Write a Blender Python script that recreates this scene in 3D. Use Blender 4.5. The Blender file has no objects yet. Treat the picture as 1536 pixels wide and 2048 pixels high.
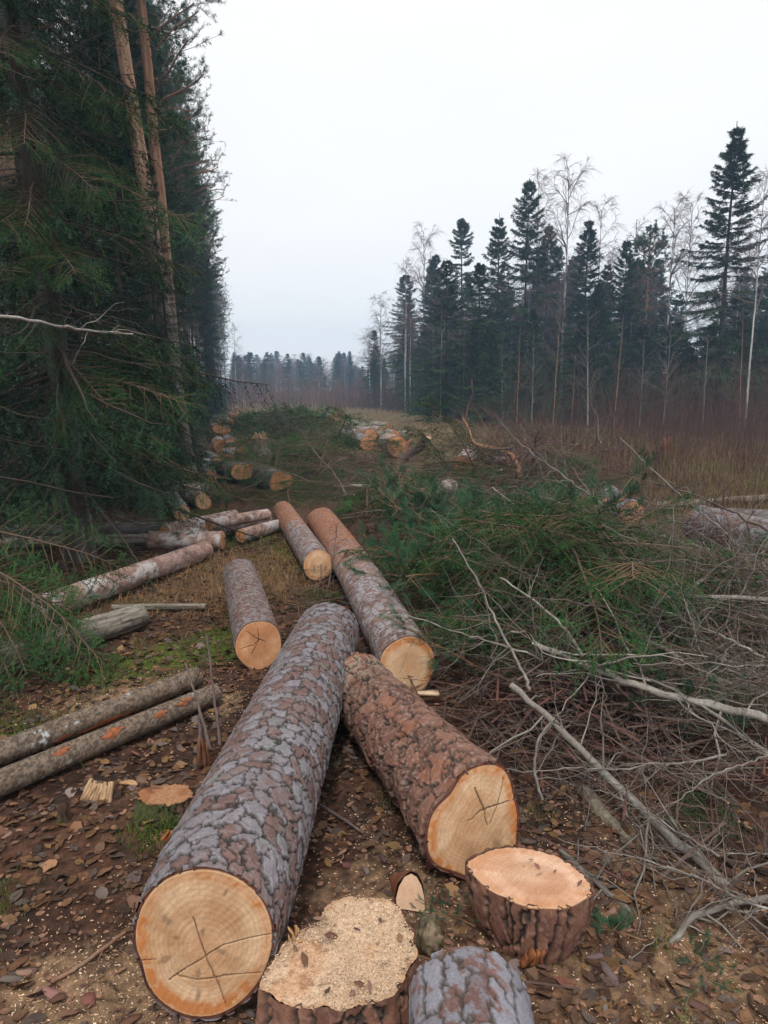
import bpy, math, numpy as np
from mathutils import Matrix, Vector

# ------------------------------------------------------------------ camera, sky, sun, exposure
SC = bpy.context.scene
COL = SC.collection
R = math.radians
FPX, CAM_H, HORIZON = 1420.0, 1.6, 785.0           # focal length in photo pixels, eye height, horizon row
PITCH = math.atan((1024 - HORIZON) / FPX)
cam_d = bpy.data.cameras.new('camera')
cam = bpy.data.objects.new('camera', cam_d)
COL.objects.link(cam)
cam.location = (0, 0, CAM_H)
cam.rotation_euler = (math.pi / 2 - PITCH, 0, 0)
cam_d.sensor_fit = 'VERTICAL'
cam_d.sensor_height = 36.0
cam_d.lens = 36.0 * FPX / 2048.0
cam_d.clip_start = 0.05
cam_d.clip_end = 3000
SC.camera = cam

SUN_EL, SUN_AZ = R(58), R(188)                      # azimuth measured from +Y clockwise: behind the camera
W = bpy.data.worlds.new('World')
SC.world = W
W.use_nodes = True
nt = W.node_tree
nt.nodes.clear()
wo = nt.nodes.new('ShaderNodeOutputWorld')
bg = nt.nodes.new('ShaderNodeBackground')
sky = nt.nodes.new('ShaderNodeTexSky')
sky.sky_type = 'NISHITA'
sky.sun_disc = False
sky.sun_elevation = SUN_EL
sky.sun_rotation = SUN_AZ
sky.dust_density = 4.0
mixn = nt.nodes.new('ShaderNodeMix')                 # closed cloud deck over the clear sky
mixn.data_type = 'RGBA'
mixn.inputs[0].default_value = 0.93
tc = nt.nodes.new('ShaderNodeTexCoord')
cl = nt.nodes.new('ShaderNodeTexNoise')
cl.inputs['Scale'].default_value = 2.2
cl.inputs['Detail'].default_value = 4
mp = nt.nodes.new('ShaderNodeMapping')
mp.inputs['Scale'].default_value = (1, 1, 3)
cr = nt.nodes.new('ShaderNodeValToRGB')
cr.color_ramp.elements[0].position = 0.3
cr.color_ramp.elements[0].color = (6.5, 6.48, 6.45, 1)
cr.color_ramp.elements[1].position = 0.7
cr.color_ramp.elements[1].color = (6.9, 6.88, 6.85, 1)
L = nt.links.new
L(tc.outputs['Generated'], mp.inputs['Vector'])
L(mp.outputs['Vector'], cl.inputs['Vector'])
L(cl.outputs['Fac'], cr.inputs['Fac'])
L(sky.outputs['Color'], mixn.inputs[6])
L(cr.outputs['Color'], mixn.inputs[7])
L(mixn.outputs[2], bg.inputs['Color'])
bg.inputs['Strength'].default_value = 0.1
L(bg.outputs['Background'], wo.inputs['Surface'])

sun_d = bpy.data.lights.new('sun', 'SUN')
sun_d.energy = 1.5
sun_d.angle = R(14)
sun_d.color = (1.0, 0.965, 0.91)
sun = bpy.data.objects.new('sun', sun_d)
COL.objects.link(sun)
sd = Vector((math.sin(SUN_AZ) * math.cos(SUN_EL), math.cos(SUN_AZ) * math.cos(SUN_EL), math.sin(SUN_EL)))
sun.rotation_euler = sd.to_track_quat('Z', 'Y').to_euler()
sun.location = (0, 0, 40)

SC.view_settings.view_transform = 'Standard'
SC.view_settings.look = 'None'
SC.view_settings.exposure = 0.75
SC.view_settings.gamma = 1.0
SC.view_settings.use_curve_mapping = False
SC.render.engine = 'CYCLES'
cy = SC.cycles
cy.max_bounces = 4
cy.diffuse_bounces = 2
cy.glossy_bounces = 1
cy.transmission_bounces = 1
cy.volume_bounces = 1
cy.transparent_max_bounces = 4
cy.use_denoising = True
cy.use_adaptive_sampling = True
cy.adaptive_threshold = 0.03
cy.caustics_reflective = False
cy.caustics_refractive = False

# ------------------------------------------------------------------ helpers
def ray(u, v):
    a, b = (u - 768) / FPX, (1024 - v) / FPX
    return np.array([a, math.cos(PITCH) + math.sin(PITCH) * b, -math.sin(PITCH) + math.cos(PITCH) * b])

def G(u, v, z=0.0):                                  # ground point seen at a photo pixel
    d = ray(u, v)
    return np.array([0, 0, CAM_H]) + d * ((z - CAM_H) / d[2])

def AT(u, v, y):                                     # point at distance y
    d = ray(u, v)
    return np.array([0, 0, CAM_H]) + d * (y / d[1])

def hash3(i, j, k, seed=0):
    h = (i.astype(np.int64) * 374761393 + j.astype(np.int64) * 668265263 + k.astype(np.int64) * 2147483647 + seed * 974711) & 0xffffffff
    h = ((h ^ (h >> 13)) * 1274126177) & 0xffffffff
    h = ((h ^ (h >> 16)) * 2246822519) & 0xffffffff
    return ((h ^ (h >> 15)) & 0xffffff) / float(0xffffff)

def vnoise(P, seed=0):
    P = np.asarray(P, float)
    i = np.floor(P).astype(np.int64)
    f = P - i
    f = f * f * (3 - 2 * f)
    out = 0
    for dx in (0, 1):
        wx = f[..., 0] if dx else 1 - f[..., 0]
        for dy in (0, 1):
            wy = f[..., 1] if dy else 1 - f[..., 1]
            for dz in (0, 1):
                wz = f[..., 2] if dz else 1 - f[..., 2]
                out = out + wx * wy * wz * hash3(i[..., 0] + dx, i[..., 1] + dy, i[..., 2] + dz, seed)
    return out

def fbm(P, oct=4, seed=0, gain=0.5):
    P = np.asarray(P, float)
    o, a, s = 0, 1.0, 0
    for k in range(oct):
        o = o + a * vnoise(P * (2.03 ** k), seed + 17 * k)
        s += a
        a *= gain
    return o / s

def sstep(a, b, x):
    t = np.clip((x - a) / (b - a), 0, 1)
    return t * t * (3 - 2 * t)

def lerp(a, b, t):
    t = np.asarray(t)[..., None]
    return np.asarray(a) * (1 - t) + np.asarray(b) * t

def voronoi(u, v, per, seed):
    """edge distance, cell hash, offsets to the seed; v is periodic with an integer period"""
    iu, iv = np.floor(u).astype(np.int64), np.floor(v).astype(np.int64)
    best = np.full(u.shape, 1e9)
    bu = np.zeros(u.shape); bv = np.zeros(u.shape); bi = np.zeros(u.shape)
    cand = []
    z = np.zeros_like(iu)
    for a in (-1, 0, 1):
        for b in (-1, 0, 1):
            cu, cv = iu + a, iv + b
            w = np.mod(cv, per)
            su = cu + 0.12 + 0.76 * hash3(cu, w, z, seed)
            sv = cv + 0.12 + 0.76 * hash3(cu, w, z + 1, seed)
            hid = hash3(cu, w, z + 2, seed)
            d = (su - u) ** 2 + (sv - v) ** 2
            cand.append((su, sv))
            m = d < best
            best = np.where(m, d, best)
            bu = np.where(m, su, bu); bv = np.where(m, sv, bv); bi = np.where(m, hid, bi)
    e = np.full(u.shape, 1e9)
    for su, sv in cand:
        dx, dy = su - bu, sv - bv
        n = np.sqrt(dx * dx + dy * dy)
        dd = ((su + bu) / 2 - u) * dx + ((sv + bv) / 2 - v) * dy
        e = np.where(n > 1e-6, np.minimum(e, dd / np.maximum(n, 1e-6)), e)
    return e, bi, u - bu, v - bv

def make_mesh(name, V, faces, col=None, smooth=True):
    """faces: list of int arrays (n,3) or (n,4)"""
    me = bpy.data.meshes.new(name)
    V = np.ascontiguousarray(V, dtype=np.float32)
    faces = [np.asarray(f, np.int32) for f in faces if len(f)]
    nl = sum(f.size for f in faces)
    me.vertices.add(len(V))
    me.vertices.foreach_set('co', V.ravel())
    me.loops.add(nl)
    me.loops.foreach_set('vertex_index', np.concatenate([f.ravel() for f in faces]))
    tot = np.concatenate([np.full(len(f), f.shape[1], np.int32) for f in faces])
    me.polygons.add(len(tot))
    me.polygons.foreach_set('loop_start', np.concatenate([[0], np.cumsum(tot)[:-1]]).astype(np.int32))
    if smooth:
        me.polygons.foreach_set('use_smooth', np.ones(len(tot), bool))
    me.update(calc_edges=True)
    me.validate()
    if col is not None:
        c = np.ones((len(V), 4), np.float32)
        c[:, :3] = np.broadcast_to(col, (len(V), 3))
        at = me.color_attributes.new('Col', 'FLOAT_COLOR', 'POINT')
        at.data.foreach_set('color', c.ravel())
    return me

class MB:
    """collects pieces of geometry into ONE mesh"""
    def __init__(s):
        s.V, s.C, s.F, s.n = [], [], [], 0
    def add(s, V, faces, col=(0.5, 0.5, 0.5)):
        V = np.asarray(V, float).reshape(-1, 3)
        s.V.append(V)
        s.C.append(np.broadcast_to(np.asarray(col, float), V.shape).copy())
        for f in faces:
            if len(f):
                s.F.append(np.asarray(f, np.int64) + s.n)
        s.n += len(V)
        return s
    def mesh(s, name, smooth=True):
        return make_mesh(name, np.concatenate(s.V), s.F, np.concatenate(s.C), smooth)

def link(name, me, mat, parent=None, loc=None):
    o = bpy.data.objects.new(name, me)
    COL.objects.link(o)
    if mat is not None and len(me.materials) == 0:
        me.materials.append(mat)
    if parent is not None:
        o.parent = parent
    if loc is not None:
        o.location = loc
    return o

def tag(o, label=None, cat=None, group=None, kind=None):
    if label: o['label'] = label
    if cat: o['category'] = cat
    if group: o['group'] = group
    if kind: o['kind'] = kind
    return o

def thing(name, label, cat, loc=(0, 0, 0), group=None):
    o = bpy.data.objects.new(name, None)
    COL.objects.link(o)
    o.location = loc
    o.empty_display_size = 0.2
    return tag(o, label, cat, group)

def copy_tree(src, loc=None, rot=None, scale=None, label=None, group=None, parent=None):
    c = src.copy()
    COL.objects.link(c)
    if parent is not None:
        c.parent = parent
    if loc is not None: c.location = loc
    if rot is not None: c.rotation_euler = rot
    if scale is not None: c.scale = scale
    if label: c['label'] = label
    if group: c['group'] = group
    for ch in list(src.children):
        copy_tree(ch, parent=c)
    return c

class Stock:
    """a first thing that is moved into place on its first use and copied afterwards"""
    def __init__(s, obj): s.o, s.used = obj, False
    def put(s, loc, rot, scale, label, group=None):
        if s.used:
            o = copy_tree(s.o, loc, rot, scale, label, group)
        else:
            s.used = True
            o = s.o
            o.location, o.rotation_euler, o.scale = loc, rot, scale
            o['label'] = label
            if group: o['group'] = group
        if not group and 'group' in o: del o['group']
        return o
    def discard(s):
        if not s.used:
            for c in list(s.o.children): bpy.data.objects.remove(c)
            bpy.data.objects.remove(s.o)

# ------------------------------------------------------------------ materials (all procedural)
def material(name, rough=0.85, nscale=60.0, namp=0.35, bump=0.0, bscale=120.0, rand=0.0, spec=0.25, coat=0.0, stretch=(1, 1, 1), trans=0.0):
    m = bpy.data.materials.new(name)
    m.use_nodes = True
    t = m.node_tree
    b = t.nodes['Principled BSDF']
    b.inputs['Roughness'].default_value = rough
    b.inputs['Specular IOR Level'].default_value = spec
    at = t.nodes.new('ShaderNodeAttribute')
    at.attribute_name = 'Col'
    co = t.nodes.new('ShaderNodeTexCoord')
    mpg = t.nodes.new('ShaderNodeMapping')
    mpg.inputs['Scale'].default_value = stretch
    t.links.new(co.outputs['Object'], mpg.inputs['Vector'])
    nz = t.nodes.new('ShaderNodeTexNoise')
    nz.inputs['Scale'].default_value = nscale
    nz.inputs['Detail'].default_value = 3
    t.links.new(mpg.outputs['Vector'], nz.inputs['Vector'])
    mr = t.nodes.new('ShaderNodeMapRange')
    mr.inputs['From Min'].default_value = 0.25
    mr.inputs['From Max'].default_value = 0.75
    mr.inputs['To Min'].default_value = 1 - namp
    mr.inputs['To Max'].default_value = 1 + namp
    t.links.new(nz.outputs['Fac'], mr.inputs['Value'])
    mul = t.nodes.new('ShaderNodeVectorMath')
    mul.operation = 'SCALE'
    t.links.new(at.outputs['Color'], mul.inputs[0])
    t.links.new(mr.outputs['Result'], mul.inputs['Scale'])
    last = mul.outputs['Vector']
    if rand > 0:
        oi = t.nodes.new('ShaderNodeObjectInfo')
        hs = t.nodes.new('ShaderNodeHueSaturation')
        r1 = t.nodes.new('ShaderNodeMapRange')
        r1.inputs['To Min'].default_value = 1 - rand
        r1.inputs['To Max'].default_value = 1 + rand
        t.links.new(oi.outputs['Random'], r1.inputs['Value'])
        t.links.new(r1.outputs['Result'], hs.inputs['Value'])
        r2 = t.nodes.new('ShaderNodeMapRange')
        r2.inputs['To Min'].default_value = 0.5 - 0.05 * rand
        r2.inputs['To Max'].default_value = 0.5 + 0.05 * rand
        mm = t.nodes.new('ShaderNodeMath'); mm.operation = 'MULTIPLY'; mm.inputs[1].default_value = 7.31
        fr = t.nodes.new('ShaderNodeMath'); fr.operation = 'FRACT'
        t.links.new(oi.outputs['Random'], mm.inputs[0]); t.links.new(mm.outputs[0], fr.inputs[0])
        t.links.new(fr.outputs[0], r2.inputs['Value'])
        t.links.new(r2.outputs['Result'], hs.inputs['Hue'])
        t.links.new(last, hs.inputs['Color'])
        last = hs.outputs['Color']
    t.links.new(last, b.inputs['Base Color'])
    if bump > 0:
        n2 = t.nodes.new('ShaderNodeTexNoise')
        n2.inputs['Scale'].default_value = bscale
        n2.inputs['Detail'].default_value = 4
        t.links.new(mpg.outputs['Vector'], n2.inputs['Vector'])
        bp = t.nodes.new('ShaderNodeBump')
        bp.inputs['Strength'].default_value = bump
        bp.inputs['Distance'].default_value = 0.01
        t.links.new(n2.outputs['Fac'], bp.inputs['Height'])
        t.links.new(bp.outputs['Normal'], b.inputs['Normal'])
    return m

M = dict(
    bark=material('bark', 0.8, 160, 0.22, 0.35, 260, spec=0.3),
    wood=material('cut_wood', 0.72, 240, 0.16, 0.15, 300, spec=0.25),
    ground=material('ground', 0.95, 34, 0.45, 0.9, 55, spec=0.1),
    leaf=material('dead_leaf', 0.7, 40, 0.2, 0.0, rand=0.55, spec=0.25),
    chip=material('bark_chip', 0.85, 60, 0.3, 0.4, 120, rand=0.45, spec=0.2),
    saw=material('sawdust', 0.95, 200, 0.25, 0.0, spec=0.1),
    needle=material('conifer_needles', 0.7, 3.0, 0.25, 0.0, rand=0.22, spec=0.12),
    trunk=material('standing_bark', 0.9, 14, 0.3, 0.7, 30, rand=0.15, spec=0.15, stretch=(1, 1, 0.25)),
    twig=material('twig_bark', 0.8, 25, 0.25, 0.0, rand=0.2, spec=0.25),
    branch=material('branch_bark', 0.7, 60, 0.25, 0.25, 120, rand=0.18, spec=0.3),
    grass=material('dry_grass', 0.8, 2.0, 0.3, 0.0, spec=0.2),
    moss=material('moss', 0.95, 30, 0.4, 0.0, spec=0.1),
)

rng = np.random.default_rng(7)

# ------------------------------------------------------------------ the ground
def gz(x, y):
    x = np.asarray(x, float); y = np.asarray(y, float)
    P = np.stack([x, y, np.zeros_like(x)], -1)
    far = sstep(3, 14, y)
    z = (fbm(P * 1.3, 3, 5) - 0.5) * (0.05 + 0.22 * far)
    z = z + (fbm(P * 9.0, 3, 9) - 0.5) * 0.035
    z = z - 0.012
    near = np.exp(-((x + 0.2) ** 2 / 1.2 + (y - 2.0) ** 2 / 3))
    z = z * (1 - 0.35 * near)
    # rotten mound under the low mossy stump
    z = z + 0.05 * np.exp(-((x + 0.84) ** 2 + (y - 2.5) ** 2) / 0.05)
    return z

def blob(x, y, cx, cy, rx, ry):
    return np.exp(-(((x - cx) / rx) ** 2 + ((y - cy) / ry) ** 2))

SAW = [(-0.15, 1.75, .45, .35), (-0.75, 1.72, .3, .3), (0.05, 2.25, .35, .4), (-1.45, 3.35, .55, .35), (-1.2, 3.75, .4, .25), (0.85, 2.35, .3, .45), (0.6, 1.65, .5, .3),
       (-0.95, 1.6, .3, .2), (0.6, 4.0, .35, .2), (-0.62, 2.3, .15, .3), (1.2, 1.8, .4, .3), (-1.1, 3.5, .5, .2)]
MOSS = [(-1.2, 4.25, .45, .3), (-1.55, 3.95, .3, .3), (-1.0, 4.6, .3, .4), (-2.4, 9.3, .8, .6), (-1.9, 8.6, .5, .4), (-1.75, 3.2, .25, .3), (-1.35, 2.0, .15, .12), (-1.25, 1.78, .1, .1),
        (-4.2, 17, 1.2, 2), (1.1, 19, 1.2, 1.5), (3.0, 8.6, .8, .5), (4.0, 9.8, 1, .6), (-0.9, 7.2, .4, .5), (-1.6, 7.9, .5, .5), (5, 13, 1, .6), (-0.8, 2.35, .12, .1), (1.9, 22, 1.6, 1.2)]
STRAW = [(-1.6, 6.0, .8, .6), (-1.2, 6.6, .6, .6), (-2.0, 5.2, .8, .4), (-1.0, 5.6, .4, .5), (-0.9, 7.6, .3, .8)]

def ground_color(x, y):
    P = np.stack([x, y, 0 * x], -1)
    n1, n2, n3 = fbm(P * 4, 4, 21), fbm(P * 14, 3, 22), fbm(P * 45, 2, 23)
    c = lerp((.028, .016, .011), (.092, .044, .028), sstep(.3, .7, n1 * .5 + n3 * .5))
    c = lerp(c, (.035, .025, .02), sstep(.55, .72, n2) * .7)
    saw = sum(blob(x, y, *b) for b in SAW)
    c = lerp(c, (.30, .19, .11), sstep(.38, .75, saw * .5 + n2 * .45 + n3 * .35 - .38) * .65)
    st = sum(blob(x, y, *b) for b in STRAW)
    c = lerp(c, (.15, .088, .045), sstep(.4, .9, st * .5 + n2 * .5) * .5)
    ms = sum(blob(x, y, *b) for b in MOSS)
    c = lerp(c, (.085, .13, .02), sstep(.45, .85, ms * .55 + n2 * .4) * .6)
    far = sstep(7, 16, y + 0.8 * np.clip(x, -2, 8))
    c = lerp(c, lerp((.075, .055, .03), (.16, .11, .055), n1), far)
    mead = sstep(9, 18, y + 1.6 * x - 6) * sstep(1.5, 5, x - 0.03 * y)
    c = lerp(c, lerp((.06, .04, .025), (.14, .09, .05), n1 * .6 + n2 * .4), mead)
    c = lerp(c, (.09, .12, .03), mead * sstep(.52, .62, fbm(P * .35, 3, 31)) * .6)
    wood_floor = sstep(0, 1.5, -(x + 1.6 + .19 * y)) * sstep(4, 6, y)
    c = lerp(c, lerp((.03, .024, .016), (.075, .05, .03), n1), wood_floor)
    return c

def axis_levels(near0, near1, step, far, growth):
    a = list(np.arange(near0, near1, step))
    s = step
    while a[-1] < far:
        s *= growth
        a.append(a[-1] + s)
    return a
ys = [-30, -12, -5, -2, -0.5, 0.3, 0.8] + axis_levels(1.05, 4.6, 0.019, 270, 1.055)
xr = axis_levels(0, 1.9, 0.018, 155, 1.065)
xs = [-v for v in xr[:0:-1]] + xr
X, Y = np.meshgrid(np.array(xs), np.array(ys))
x, y = X.ravel(), Y.ravel()
Z = gz(x, y)
ny, nx = X.shape
idx = np.arange(nx * ny).reshape(ny, nx)
F = np.stack([idx[:-1, :-1], idx[:-1, 1:], idx[1:, 1:], idx[1:, :-1]], -1).reshape(-1, 4)
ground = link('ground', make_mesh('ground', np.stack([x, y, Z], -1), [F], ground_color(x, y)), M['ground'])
tag(ground, 'forest clearing floor of brown litter, sawdust, moss and dry grass', None, None, 'structure')

# ------------------------------------------------------------------ logs
def palette(kind, e, hid, lu, lv, P, s, Ls, lay=None):
    """bark colour from plate edge distance e, plate hash hid, position P"""
    n1 = fbm(P * 38, 3, 41); n2 = fbm(P * 110, 2, 42); n3 = fbm(P * 9, 3, 43)
    if kind in ('plate', 'fine'):
        grey, pink, brown = (.165, .146, .158), (.172, .106, .095), (.135, .076, .064)
        t = sstep(.40, .60, lay * .22 + n3 * .26 + hid * .46 + n2 * .06)
        c = lerp(pink, grey, t)
        c = lerp(c, brown, sstep(.54, .44, lay * .7 + n2 * .3 + (hid - .5) * .1) * .45)
        c = lerp(c, (.28, .27, .29), sstep(.60, .72, n2 * .4 + lay * .6) * .25)
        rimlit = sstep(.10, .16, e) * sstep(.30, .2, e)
        c = lerp(c, c * 1.22, rimlit * sstep(.3, -.3, lu))          # lit near edge of each plate, painted into the colour
        c = c * (0.86 + 0.28 * hid)[..., None]
        c = lerp(c, (.17, .19, .17), sstep(.60, .68, fbm(P * 19, 3, 49)) * .35)          # thin lichen film
        c = lerp(c, lerp((.04, .038, .032), (.022, .017, .015), n3), 1 - sstep(.035, .105, e))
        if kind == 'fine':
            c = lerp(c, c * np.array([1.05, .95, .85]), np.full(e.shape, .8))
        return c
    if kind == 'deep':
        c = lerp((.205, .10, .068), (.115, .056, .04), sstep(.3, .7, hid * .5 + n1 * .5))
        c = lerp(c, (.31, .22, .185), sstep(.55, .7, n2) * .6)
        c = lerp(c, (.30, .115, .06), sstep(.64, .72, n3) * .4)
        top = sstep(.6, 1.0, s / Ls)                          # sawdust lying on the far end
        c = lerp(c, (.34, .27, .2), top * sstep(.42, .6, n1) * .7)
        return lerp(c, lerp((.055, .05, .042), (.03, .02, .016), n3), 1 - sstep(.03, .09, e))
    if kind == 'furrow':
        c = lerp((.24, .115, .075), (.15, .07, .05), sstep(.3, .7, n1))
        c = lerp(c, (.30, .20, .15), sstep(.58, .7, n2) * .5)
        return lerp(c, lerp((.06, .055, .045), (.03, .022, .018), n1), 1 - sstep(.03, .13, e))
    if kind == 'lilac':
        c = lerp((.16, .085, .072), (.205, .198, .225), sstep(.46, .56, lay * .6 + n3 * .3 + n2 * .12))
        c = c * (0.8 + 0.4 * hid)[..., None]
        return lerp(c, lerp((.05, .045, .042), (.09, .06, .045), n1), 1 - sstep(.03, .12, e))
    if kind == 'orange':                                       # scaly red bark turning grey towards the butt
        t = sstep(.38, .62, s / Ls + (n3 - .5) * .5)
        g = lerp((.30, .27, .28), (.19, .115, .095), sstep(.4, .65, n1 * .6 + hid * .4))
        o = lerp((.36, .15, .07), (.26, .13, .09), sstep(.3, .7, n1))
        o = lerp(o, (.30, .25, .24), sstep(.58, .7, n2 * .5 + n3 * .5) * .6)
        c = lerp(g, o, t)
        return lerp(c, (.07, .045, .035), (1 - sstep(.02, .14, e)) * .85)
    if kind == 'pink':
        c = lerp((.36, .24, .20), (.24, .14, .11), sstep(.4, .65, n1 * .6 + hid * .4))
        c = lerp(c, (.52, .5, .5), sstep(.5, .62, n3) * .7)
        c = lerp(c, (.07, .06, .055), sstep(.66, .7, fbm(P * 22, 2, 47)) * .8)
        return lerp(c, (.10, .07, .055), (1 - sstep(.02, .12, e)) * .6)
    if kind == 'spruce':
        c = lerp((.21, .15, .105), (.075, .053, .04), sstep(.38, .60, n2))
        c = lerp(c, (.24, .19, .15), sstep(.6, .7, n1) * .6)
        c = lerp(c, (.55, .58, .58), sstep(.60, .66, fbm(P * 55, 2, 51)) * sstep(.52, .62, fbm(P * 5, 2, 52)) * .9)        # lichen
        return lerp(c, (.06, .045, .035), (1 - sstep(.02, .2, e)) * .5)
    if kind == 'weathered':
        st = fbm(P * np.array([70, 6, 70]), 3, 61)
        c = lerp((.27, .24, .195), (.12, .10, .08), sstep(.38, .62, st))
        c = lerp(c, (.08, .065, .05), sstep(.6, .68, n1) * .7)
        return c
    if kind == 'rot':
        c = lerp((.12, .065, .04), (.05, .032, .024), sstep(.35, .65, n1 * .5 + n2 * .5))
        return lerp(c, (.05, .065, .018), sstep(.58, .68, n3 + .1 * n1) * .8)
    if kind == 'dark':
        c = lerp((.16, .145, .14), (.09, .07, .06), sstep(.3, .7, n1 * .6 + hid * .4))
        return lerp(c, (.045, .035, .03), (1 - sstep(.02, .14, e)) * .8)
    if kind == 'greymid':
        c = lerp((.27, .26, .27), (.15, .12, .11), sstep(.4, .65, n1 * .6 + hid * .4))
        return lerp(c, (.06, .05, .045), (1 - sstep(.02, .16, e)) * .8)
    raise ValueError(kind)

BARK = {  # cell along, cell around, relief, flake relief
    'plate': (.066, .052, .010, .0012), 'fine': (.042, .034, .0045, .0018), 'deep': (.12, .085, .020, .0013), 'furrow': (.32, .062, .015, .0013),
    'lilac': (.115, .055, .010, .0010), 'orange': (.05, .045, .0035, .002), 'pink': (.07, .06, .002, .001), 'spruce': (.014, .011, .0016, .0007),
    'weathered': (.5, .03, .004, .002), 'rot': (.09, .03, .012, .005), 'dark': (.06, .045, .004, .002), 'greymid': (.055, .045, .005, .002)}

def lobes(th, spec, seed):
    r = np.ones_like(th)
    for k, (n, a, ph) in enumerate(spec):
        r = r + a * np.cos(n * (th - ph))
    return r

def bark_tube(L0, rfun, kind, ds, nth, seed, bend=None, lobe=None, tilt0=0.0, tilt1=0.0, upper=False, ds1=None):
    """tube along +Y of length L0 with plated relief; returns local V (x right, y along, z up from axis), F, colour"""
    ns = max(4, int(L0 / ds))
    s = np.linspace(0, L0, ns)
    if ds1:                                                        # finer rings towards the near end
        s = [0.0]
        while s[-1] < L0: s.append(s[-1] + ds + (ds1 - ds) * min(1, s[-1] / L0))
        s[-1] = L0
        s = np.array(s); ns = len(s)
    th = np.linspace(0, 2 * np.pi, nth, endpoint=False)
    if upper:                                                      # finer on the side that faces the sky
        m1 = int(nth * .8)
        th = np.concatenate([np.linspace(-.4, np.pi + .4, m1, endpoint=False), np.linspace(np.pi + .4, 2 * np.pi - .4, nth - m1, endpoint=False)])
    S, T = np.meshgrid(s, th, indexing='ij')
    r = rfun(S) * (lobe(T, S) if lobe else 1.0)
    P0 = np.stack([r * np.cos(T), S, r * np.sin(T)], -1)
    a, b, amp, fl = BARK[kind]
    rm = float(np.mean(r))
    per = max(4, int(round(2 * np.pi * rm / b)))
    w1 = fbm(P0 * 22 + seed, 3, seed) - .5
    w2 = fbm(P0 * 22 + seed + 50, 3, seed + 3) - .5
    wide = (fbm(P0 * 6 + seed, 2, seed + 8) - .5)
    j1 = fbm(P0 * 75 + seed, 2, seed + 21) - .5
    j2 = fbm(P0 * 75 + seed + 9, 2, seed + 23) - .5
    jag = {'furrow': .22, 'weathered': .1, 'spruce': .3, 'deep': .35, 'lilac': .32}.get(kind, .55)
    u = S / a + w1 * 1.1 + wide * 1.2 + j1 * jag
    v = T / (2 * np.pi) * per + w2 * {'furrow': .45, 'lilac': .55}.get(kind, 1.0) + j2 * jag
    e, hid, lu, lv = voronoi(u, v, per, seed)
    brk = fbm(P0 * 16 + seed, 2, seed + 31)                       # cracks open and close along their run
    e = e + sstep(.48, .66, brk) * {'deep': .015, 'furrow': .015, 'lilac': .02, 'plate': .022}.get(kind, .05)
    n = fbm(P0 * 42 + seed, 3, seed + 11)
    wcrk = {'deep': .085, 'furrow': .14, 'lilac': .10, 'plate': .10}.get(kind, .11)
    pl = sstep(.0, wcrk, e)
    ang = hid * 97.0
    h = amp * (pl - 1) + amp * (.30 * (lu * np.cos(ang) + lv * np.sin(ang)) - .55 * lu * (kind in ('plate', 'fine', 'deep', 'orange'))) * pl
    lay = np.round((n + .25 * hid) * 9) / 9
    h = h + fl * (lay * .8 + n * .2 - .6) * 3 + (vnoise(P0 * 210, seed + 4) - .5) * fl * .8 + (vnoise(P0 * np.array([95, 60, 95]), seed + 6) - .5) * fl * 1.2
    if kind == 'weathered':
        h = h + (fbm(np.stack([T * 9, S * 2, 0 * S], -1), 3, seed) - .5) * .012
    r2 = r + h
    V = np.stack([r2 * np.cos(T), S, r2 * np.sin(T)], -1)
    V[..., 1] += tilt0 * V[..., 2] * np.clip(1 - S / .4, 0, 1) + tilt1 * V[..., 2] * np.clip(1 - (L0 - S) / .4, 0, 1)
    if bend is not None:
        V = V + bend(S)
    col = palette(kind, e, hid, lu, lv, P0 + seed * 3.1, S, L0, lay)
    ii = np.arange(ns * nth).reshape(ns, nth)
    jj = np.roll(ii, -1, 1)
    F = np.stack([ii[:-1], ii[1:], jj[1:], jj[:-1]], -1).reshape(-1, 4)
    return V.reshape(-1, 3), F, col.reshape(-1, 3)

def dist_poly(px, py, poly):
    d = np.full(px.shape, 9.0)
    for (ax, ay), (bx, by) in zip(poly[:-1], poly[1:]):
        vx, vy = bx - ax, by - ay
        t = np.clip(((px - ax) * vx + (py - ay) * vy) / (vx * vx + vy * vy), 0, 1)
        d = np.minimum(d, np.hypot(px - ax - t * vx, py - ay - t * vy))
    return d

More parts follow.
